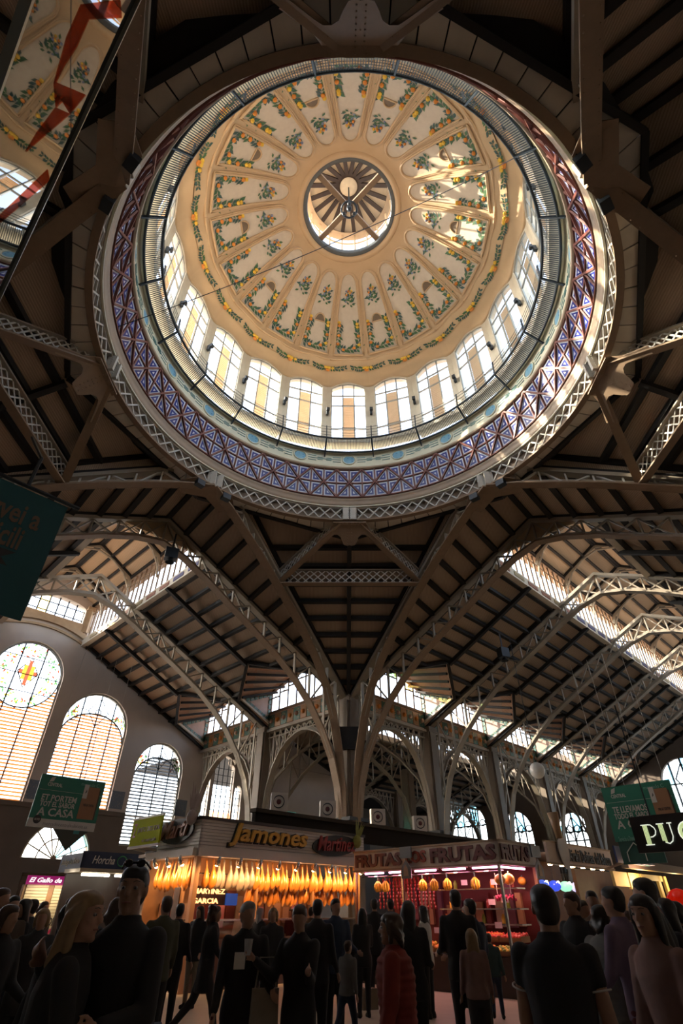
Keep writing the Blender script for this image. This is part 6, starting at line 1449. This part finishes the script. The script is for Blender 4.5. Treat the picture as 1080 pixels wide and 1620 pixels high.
def legs_mesh(s,vox,wide=0,skirt=False):
    mb=MB(); loft(mb,[(0,0,z,rx+.012,ry+.012) for z,rx,ry in ((.80,.15,.105),(.90,.168,.118),(1.0,.158,.112),(1.06,.15,.108))])
    for sd,H,K,An,a in s.legs: rcone(mb,H,K,.100+wide*.3,.070+wide); rcone(mb,K,An+(K-An)*.08,.070+wide,.055+wide)
    if skirt: loft(mb,[(0,0,.52,.25,.2),(0,0,.8,.2,.16),(0,0,.95,.17,.12)])
    return fuse(mb,vox)
def shoe_mesh(s,l,vox):
    mb=MB(); sd,H,K,An,a=l; rcone(mb,An+V((0,-.035,-.035)),s.toe(l),.046,.040); rcone(mb,An+V((0,-.01,.02)),An+V((0,-.03,-.03)),.05,.046); mb.box(tuple((An+s.toe(l))/2+V((0,-.01,-.045))),.08,.22,.03)
    return fuse(mb,vox)
def hair_mesh(s,kind,vox):
    mb=MB(); HR=Matrix.Rotation(-R_(s.head),3,'Z')@Matrix.Rotation(R_(s.nod),3,'X')
    mb.ball(hpt(s,(0,-.022,.036)),.083,.098,.086,18,12,HR); mb.ball(hpt(s,(0,.0,.064)),.077,.093,.058,16,10,HR); mb.ball(hpt(s,(0,-.042,-.005)),.077,.068,.09,16,10,HR)
    if kind in ('long','bob','pony'):
        zl={'long':-.27,'bob':-.12,'pony':-.05}[kind]
        for x in (-.07,-.035,0,.035,.07): rcone(mb,hpt(s,(x,-.075+abs(x)*.5,.0)),hpt(s,(x*1.15,-.085,zl+abs(x))),.034,.03 if kind!='pony' else .02)
        if kind!='pony':
            for sd in (-1,1): rcone(mb,hpt(s,(sd*.078,-.01,.03)),hpt(s,(sd*.085,-.005,zl*.75)),.028,.022); rcone(mb,hpt(s,(sd*.072,.02,.055)),hpt(s,(sd*.088,.012,-.03)),.02,.016)
        else: rcone(mb,hpt(s,(0,-.11,.03)),hpt(s,(0,-.13,-.22)),.035,.018)
    if kind=='curly':
        r3=random.Random(3)
        for k in range(46):
            a=r3.uniform(0,6.28); z=r3.uniform(-.14,.12); mb.ball(hpt(s,(.095*math.cos(a),-.03+.095*math.sin(a)*(1 if math.sin(a)<0 else .25),z)),.034,.034,.034,7,5)
    return fuse(mb,vox,2)
POSES={}
def figure(key,vox,**kw):
    """meshes of one figure, kept so that alike far figures can share them"""
    gk={k:kw.pop(k) for k in ('coat','short','puffy','wide','skirt','hair') if k in kw}
    s=Pose(**kw); kd=gk.get('hair','short')
    d=dict(s=s,body=body_mesh(s,vox),top=top_mesh(s,vox*1.15,gk.get('coat',.82),gk.get('short',False),gk.get('puffy',0)),legs=legs_mesh(s,vox*1.15,gk.get('wide',0),gk.get('skirt',False)),shoes=[shoe_mesh(s,l,vox*1.15) for l in s.legs],hair=hair_mesh(s,kd,max(.009,vox)))
    POSES[key]=d; return d
def person(key,label,x,y,face,h,topc,legc,hairc='dark',skin=SKIN,shoec='black',topname='jacket',legname='trousers',group=None):
    d=POSES[key]; k=h/1.77
    t=thing('person',label,'person',(x,y,0),group); t.rotation_euler=(0,0,-R_(face)); t.scale=(k,k,k)
    z=d['s'].dz
    def pt(name,me,m):
        o=link(name,me,t,(0,0,z)); OFF[o.name]=V((0,0,0))
        if not me.materials: me.materials.append(m)
        o.material_slots[0].link='OBJECT'; o.material_slots[0].material=m; return o
    pt('body',d['body'],skin); pt(topname,d['top'],CL[topc]); pt(legname,d['legs'],CL[legc]); pt('hair',d['hair'],HAIRM[hairc])
    for m_ in d['shoes']: pt('shoe',m_,CL[shoec])
    t['key']=0; del t['key']
    return t,d['s'],z
def ppart(t,s,z,name,mb,m,smooth=False): o=link(name,mb.mesh(name,m,(0,0,0),smooth),t,(0,0,z)); OFF[o.name]=V((0,0,0)); return o
def eyes(t,s,z):
    for sd in (-1,1):
        ppart(t,s,z,'eye',MB().ball(hpt(s,(sd*.033,.081,.008)),.014,.010,.009,8,6),mat('eye_white',(.26,.24,.22),.4),True); ppart(t,s,z,'iris',MB().ball(hpt(s,(sd*.033,.090,.008)),.006,.004,.006,8,6),LETK,True)
        ppart(t,s,z,'eyebrow',MB().tube([hpt(s,(sd*.018,.098,.034)),hpt(s,(sd*.035,.096,.040)),hpt(s,(sd*.052,.084,.036))],.0022,5),HAIRM['brown'])
    ppart(t,s,z,'mouth',MB().tube([hpt(s,(-.022,.088,-.058)),hpt(s,(0,.098,-.056)),hpt(s,(.022,.088,-.058))],.004,5),mat('lips',(.25,.08,.06),.5))
def wpt(t,s,z,arm,o=(0,0,0)):   # world point of a wrist (0 right, 1 left) plus offset
    k=t.scale.x; sd,S,E,W,f=s.arms[arm]; p=(W+f*.1+V((0,0,z)))*k; p.rotate(Matrix.Rotation(t.rotation_euler.z,3,'Z')); return V(t.location)+p+V(o)
NV=.0105; MV=.017; FV=.026
# ---- near figures ----
figure('man',NV,lean=2,ra=(0,33,138),inr=50,la=(14,9,70),inl=35,head=-18,coat=.80)
t,s,z=person('man','tall man in a dark jacket with sunglasses on his head, arm around the blonde woman',-1.22,3.78,192,1.83,'black','navy','dark',SKIN2)
eyes(t,s,z)
ppart(t,s,z,'sunglasses',MB().tube([hpt(s,(-.08,.0,.10)),hpt(s,(-.06,.06,.125)),hpt(s,(0,.075,.125)),hpt(s,(.06,.06,.125)),hpt(s,(.08,.0,.10))],.006,5).ball(hpt(s,(-.035,.072,.122)),.03,.012,.02).ball(hpt(s,(.035,.072,.122)),.03,.012,.02),mat('lens_dark',(.02,.02,.02),.1),True)
figure('blonde',NV,lean=3,ra=(12,8,62),la=(6,8,20),head=30,hair='long',girl=True,coat=.78)
t,s,z=person('blonde','woman with long blonde hair in a black coat beside the tall man, seen in profile',-1.43,3.52,70,1.70,'black','charcoal','blond'); eyes(t,s,z)
figure('strider',MV,lean=5,stride=20,ra=(18,8,15),la=(-22,8,10),coat=.60)
person('strider','dark coated person striding at far left behind the blonde woman',-2.12,5.0,60,1.70,'black','charcoal','dark')
figure('big',NV,lean=4,ra=(-4,9,18),la=(12,8,40),head=-20,short=True,coat=.84)
t,s,z=person('big','man in a black short sleeved shirt with pale sleeve hem, seen from behind at right',1.20,3.85,25,1.74,'black','black','dark',SKIN2,topname='shirt')
for sd,S,E,W,f in s.arms:
    c=S+(E-S)*.50; ax=(E-S).normalized(); e1=ax.orthogonal().normalized(); e2=ax.cross(e1)
    ppart(t,s,z,'sleeve_trim',MB().tube([c+(e1*math.cos(a)+e2*math.sin(a))*.062 for a in [2*math.pi*k/16 for k in range(16)]],.005,5,True),mat('trim_white',(.5,.5,.48),.7))
figure('pinkw',NV,lean=2,ra=(6,8,14),la=(12,8,22),head=-14,hair='long',girl=True,coat=.78)
t,s,z=person('pinkw','woman with long dark hair in a dusty pink sweater at the right edge',2.02,4.3,-112,1.70,'pink','denim','dark',topname='sweater'); eyes(t,s,z)
figure('redw',NV,lean=2,ra=(4,15,14),la=(4,15,12),hair='bob',girl=True,puffy=.014,coat=.76)
t,s,z=person('redw','woman with brown bob in a red quilted puffer jacket, facing left',.44,5.48,-78,1.60,'red','beige','brown',topname='puffer_jacket'); eyes(t,s,z)
figure('tagm',MV,lean=3,ra=(10,8,10),la=(14,8,55),head=-15,coat=.80)
t,s,z=person('tagm','man in dark jacket with a white name tag, walking in the centre left',-.97,6.75,165,1.69,'black','black','grey',SKIN)
ppart(t,s,z,'name_tag',MB().box((.06,.168,1.27),.11,.012,.13),LETW)
top('carrier_bag',MB().lathe([(.02,.32),(.12,.34),(.14,.52),(.10,.66),(.02,.76),(.012,.84)],10,tuple(wpt(t,s,z,0))[:2]),CL['wine'],'dark red carrier bag hanging from the name tag man\'s hand','bag',tuple(wpt(t,s,z,0,(0,0,-.5))),smooth=True)
figure('cupm',MV,lean=3,ra=(30,6,95),la=(26,8,80),head=-25,nod=-12,coat=.78,inr=-25,inl=-20)
t,s,z=person('cupm','short haired person in dark coat looking down at the things in both hands, centre',-.40,6.6,-150,1.66,'black','black','brown'); 
top('plastic_cup',MB().lathe([(.001,0),(.032,0),(.042,.12),(.039,.12),(.03,.01),(.001,.01)],12,(0,0)),mat('cup_clear',(.5,.5,.5),.15),'pale plastic cup held by the person looking down','cup',(0,0,0)).location=wpt(t,s,z,0,(0,0,-.02))
def tote(label,p,m,w_=.34,hh=.38,ang=0):
    d=V((math.cos(ang),math.sin(ang),0)); n=V((-d.y,d.x,0)); p=V(p); tt=thing('tote_bag',label,'bag',tuple(p))
    part('bag_body',MB().hexa([p-d*w_/2-n*.05,p+d*w_/2-n*.05,p+d*w_/2+n*.05,p-d*w_/2+n*.05,p-d*w_/2*.95-n*.03+V((0,0,hh)),p+d*w_/2*.95-n*.03+V((0,0,hh)),p+d*w_/2*.95+n*.03+V((0,0,hh)),p-d*w_/2*.95+n*.03+V((0,0,hh))]),m,tt)
    part('strap',MB().tube([p-d*.1+V((0,0,hh-.01)),p-d*.07+V((0,0,hh+.22)),p+d*.07+V((0,0,hh+.22)),p+d*.1+V((0,0,hh-.01))],.009,5),m,tt)
tote('pale tote bag hanging at the side of the person looking down',(-.72,6.62,.66),CL['cream'],.26,.36,.3)
figure('vestw',MV,lean=8,ra=(25,8,70),la=(22,8,60),head=10,hair='bob',girl=True,puffy=.02,coat=.82)
t,s,z=person('vestw','woman in a silver striped quilted vest leaning forward at right',2.53,6.53,60,1.66,'silver','black','dark',topname='quilted_vest')
pb=wpt(t,s,z,0); top('plastic_bag',MB().lathe([(.02,-.28),(.11,-.25),(.12,-.12),(.05,0),(.02,.04)],10,(0,0)),mat('bag_clear',(.3,.33,.32),.2),'pale plastic bag hanging from the vest woman\'s hand','bag',(0,0,0),smooth=True).location=pb
figure('purp',MV,lean=4,ra=(0,8,8),la=(14,8,30),head=-10,coat=.84)
person('purp','man in a lilac shirt and wine red trousers at right',2.62,6.1,-35,1.80,'purple','wine','dark',topname='shirt')
figure('stand',MV,ra=(10,8,45),la=(8,8,20),coat=.78,head=15)
figure('standw',MV,ra=(10,7,60),la=(10,7,55),coat=.72,head=-20,hair='long',girl=True)
figure('walk',FV,lean=4,stride=18,ra=(-16,8,12),la=(18,8,18),coat=.74,head=5)
figure('idle',FV,ra=(6,8,30),la=(10,9,65),coat=.80,head=-12)
figure('idlew',FV,ra=(8,7,70),la=(6,7,25),coat=.76,head=18,hair='long',girl=True)
figure('curly',FV,lean=4,stride=20,ra=(16,8,30),la=(-14,8,12),coat=.60,head=0,hair='curly',girl=True)
figure('bobw',FV,ra=(10,7,75),la=(10,7,70),coat=.70,hair='bob',girl=True,head=10)
figure('kid',FV,lean=4,stride=18,ra=(-12,10,16),la=(14,10,16),coat=.84,head=0)
t,s,z=person('standw','woman at the far left edge holding a paper leaflet',-3.18,6.24,120,1.66,'black','black','brown')
pl=wpt(t,s,z,0); top('leaflet',MB().box((pl.x,pl.y,pl.z-.02),.21,.01,.29,.5),LETW,'white paper leaflet held by the woman at the far left edge','leaflet',tuple(pl))
person('stand','big dark haired man in black close behind the pink sweater woman',2.95,6.2,-60,1.87,'black','black','dark')
person('idle','dark jacketed man with lit forehead at far left, tallest of the left crowd',-4.21,7.95,110,1.84,'black','charcoal','brown')
person('idle','man in dark brown coat among the left crowd beneath the magenta sign',-4.75,9.36,140,1.79,'brown','black','dark')
person('idlew','dark haired woman in the left crowd before the pale shutters',-4.83,9.88,-150,1.76,'black','navy','dark')
person('walk','person in charcoal jacket in the left crowd right of the pale shutters',-5.13,10.85,-90,1.80,'charcoal','black','dark')
person('bobw','fair haired woman with pale collar in the left crowd, her face lit',-3.74,8.19,150,1.64,'charcoal','black','blond')
person('idle','man in navy jacket standing under the blue kiosk',-4.62,11.08,60,1.80,'navy','black','brown')
person('bobw','brown haired woman partly hidden behind the tall man',-2.14,6.24,20,1.72,'black','black','brown')
person('idle','man in dark clothes facing the hams, left of the pale trousers',-2.89,11.65,10,1.72,'black','black','dark')
person('idle','tall man in olive jacket left of the blue suitcase',-2.61,9.65,-30,1.79,'olive','black','brown')
person('idlew','woman in black top and pale beige trousers before the ham stall',-3.18,14.66,-160,1.70,'black','beige','dark')
person('curly','curly haired woman in long dark coat striding before the ham stall',-2.23,11.28,70,1.72,'black','charcoal','brown')
person('bobw','blonde woman in dark jacket facing the camera before the hams',-1.25,11.94,170,1.66,'charcoal','black','blond')
person('idle','man in black jacket behind the person looking down',-.35,9.49,15,1.75,'black','black','dark')
person('idle','man in blue grey jacket under the right end of the hams',-.10,11.0,160,1.78,'denim','black','dark')
person('kid','child in grey sweater walking below the right end of the ham stall',.08,10.6,40,1.26,'grey','denim','brown',topname='sweater')
person('idlew','woman in dark clothes between the two stalls',.43,13.49,-20,1.66,'black','black','dark')
person('idle','tall dark silhouette left of the chrome post of the fruit stall',.76,15.0,10,1.84,'black','black','dark')
person('idle','dark silhouette right of the chrome post of the fruit stall',1.15,15.3,-10,1.84,'charcoal','black','dark')
person('idlew','dark haired woman in black just behind the red puffer jacket',.87,8.46,10,1.72,'black','black','dark')
person('idlew','dark haired woman in a white shirt facing the fruit crates',1.68,13.4,-60,1.70,'white','black','dark',topname='shirt')
person('idle','tall man in black before the middle of the fruit stall',1.65,9.35,5,1.86,'black','charcoal','dark')
person('idle','broad man in navy right beside the tall man before the fruit stall',1.95,9.85,-30,1.76,'navy','black','dark')
figure('girl',FV,ra=(6,8,20),la=(6,8,20),coat=.86,hair='long',girl=True,head=0)
person('girl','girl with long fair hair, pink top and dark patterned skirt trousers',1.77,9.1,5,1.42,'pink','charcoal','blond',topname='top')
person('kid','small boy in teal grey sweater watching the fruit crates',2.91,13.2,15,1.28,'teal','denim','dark',topname='sweater')
person('stand','man in dark jacket right behind the short sleeved man',2.86,8.01,-120,1.80,'black','black','brown')
person('idle','man with short hair under the pale lettered fascia',3.31,8.91,170,1.73,'charcoal','black','brown')
person('idlew','dark haired woman at the right edge behind the pink sweater',3.37,6.75,-80,1.72,'black','denim','dark')
person('bobw','woman at the far right edge beside the red balloon',3.75,7.3,-60,1.70,'charcoal','black','dark')
person('idle','bearded looking man talking under the coloured lamps',3.35,8.6,-150,1.83,'brown','black','dark',SKIN2)
for i,(x,y,fc,c,nm) in enumerate(((-3.03,19.66,-150,'white','vendor in pale top inside the ham stall, left'),(-1.62,21.07,-150,'wine','vendor in dark red inside the ham stall, right'),(2.9,15.0,-40,'charcoal','shopper in charcoal bending at the fruit counter'),(5.2,14.2,-90,'black','shopper in black before the delicacy stall'),(6.4,14.6,60,'navy','shopper in navy before the delicacy stall'),(-2.0,16.0,40,'black','shopper in black at the ham counter, left'),(-.8,16.9,30,'brown','shopper in brown at the ham counter, middle'),(-6.2,13.5,100,'black','passer-by in black beside the grey shutters'),(-7.2,15.8,-60,'charcoal','passer-by in charcoal near the blue kiosk'),(-6.6,12.2,160,'navy','passer-by in navy at the left edge of the crowd'),(5.6,11.5,-100,'black','passer-by in black under the right green sign'),(-6.2,10.2,90,'brown','passer-by in brown at the left edge'))):
    person(['idle','idlew','walk','bobw'][i%4],nm,x,y,fc,1.62+.05*(i%4),c,'black',['dark','brown','grey'][i%3])
# ---- carried and standing things ----
sc_=thing('suitcase','blue trolley suitcase with raised chrome handle behind the tall man','suitcase',(-2.1,7.6,0))
part('shell',MB().box((-2.1,7.6,.36),.40,.24,.58,.3),CL['denim'],sc_); part('ribs',MB().box((-2.12,7.475,.36),.03,.02,.54,.3).box((-2.0,7.5,.36),.03,.02,.54,.3),CL['navy'],sc_)
part('handle',MB().tube([(-2.2,7.58,.64),(-2.2,7.58,1.08),(-2.0,7.64,1.08),(-2.0,7.64,.64)],.011,6),CHROME,sc_)
for dx in (-.15,.15): part('wheel',MB().ball((-2.1+dx,7.58,.035),.035,.02,.035,10,6),LETK,sc_)
bl=thing('balloon','shiny red balloon at the right edge of the picture','balloon',(4.15,7.9,1.3)); part('skin',MB().ball((4.15,7.9,1.62),.17,.17,.2,16,10),mat('balloon_red_glow',(.75,.02,.01),.15,emit=(.6,.01,.0),es=.15),bl,True); part('string',MB().tube([(4.15,7.9,1.43),(4.12,7.85,.7)],.004,4),LETW,bl)  # faint glow added to the balloon skin, which is no light source
bx=thing('carton_box','small pale carton standing on the floor between the stalls','box',(.75,14.9,0)); part('carton',MB().box((.55,14.6,.16),.34,.28,.32,.4),CL['beige'],bx); part('tape',MB().box((.55,14.6,.322),.06,.28,.006,.4),LETW,bx)
# ---- small fittings up in the roof ----
for lb,p,sx in (('black loudspeaker hanging under the second truss of the right nave',A('R',16.5,5.0,12.3),.5),('black loudspeaker hanging from the first arch truss of the left nave',A('L',11.6,.4,14.1),.55)):
    t=thing('loudspeaker',lb,'loudspeaker',tuple(p)); part('case',MB().box(p,sx,.4,.5,.4),STEEL,t); part('horn',MB().lathe([(.08,p.z-.25),(.2,p.z-.42)],12,(p.x,p.y)),STEEL,t); part('bracket',MB().bar(p+V((0,0,.2)),p+V((0,0,1.1)),.06,.06),STEEL,t)
p=V((7.86,22.67,6.05)); t=thing('globe_lamp','white globe lamp hanging left of the right green sign','lamp',tuple(p)); part('globe',MB().ball(p,.3,.3,.3,14,10),mat('globe_white',(.7,.7,.68),.3),t,True); part('cord',MB().tube([p+V((0,0,.28)),p+V((0,0,5.6))],.015,5),STEEL,t)
top('dome_wire',MB().tube([pol(7.3,125,22.5)+(pol(7.88,-97,16.95)-pol(7.3,125,22.5))*(k_/8)+V((0,0,-.6*(1-(k_/4-1)**2))) for k_ in range(9)],.014,5),STEEL,'thin black wire strung across the dome opening','wire',tuple(pol(7.3,125,22.5)))
bpy.data.scenes.remove(TS)
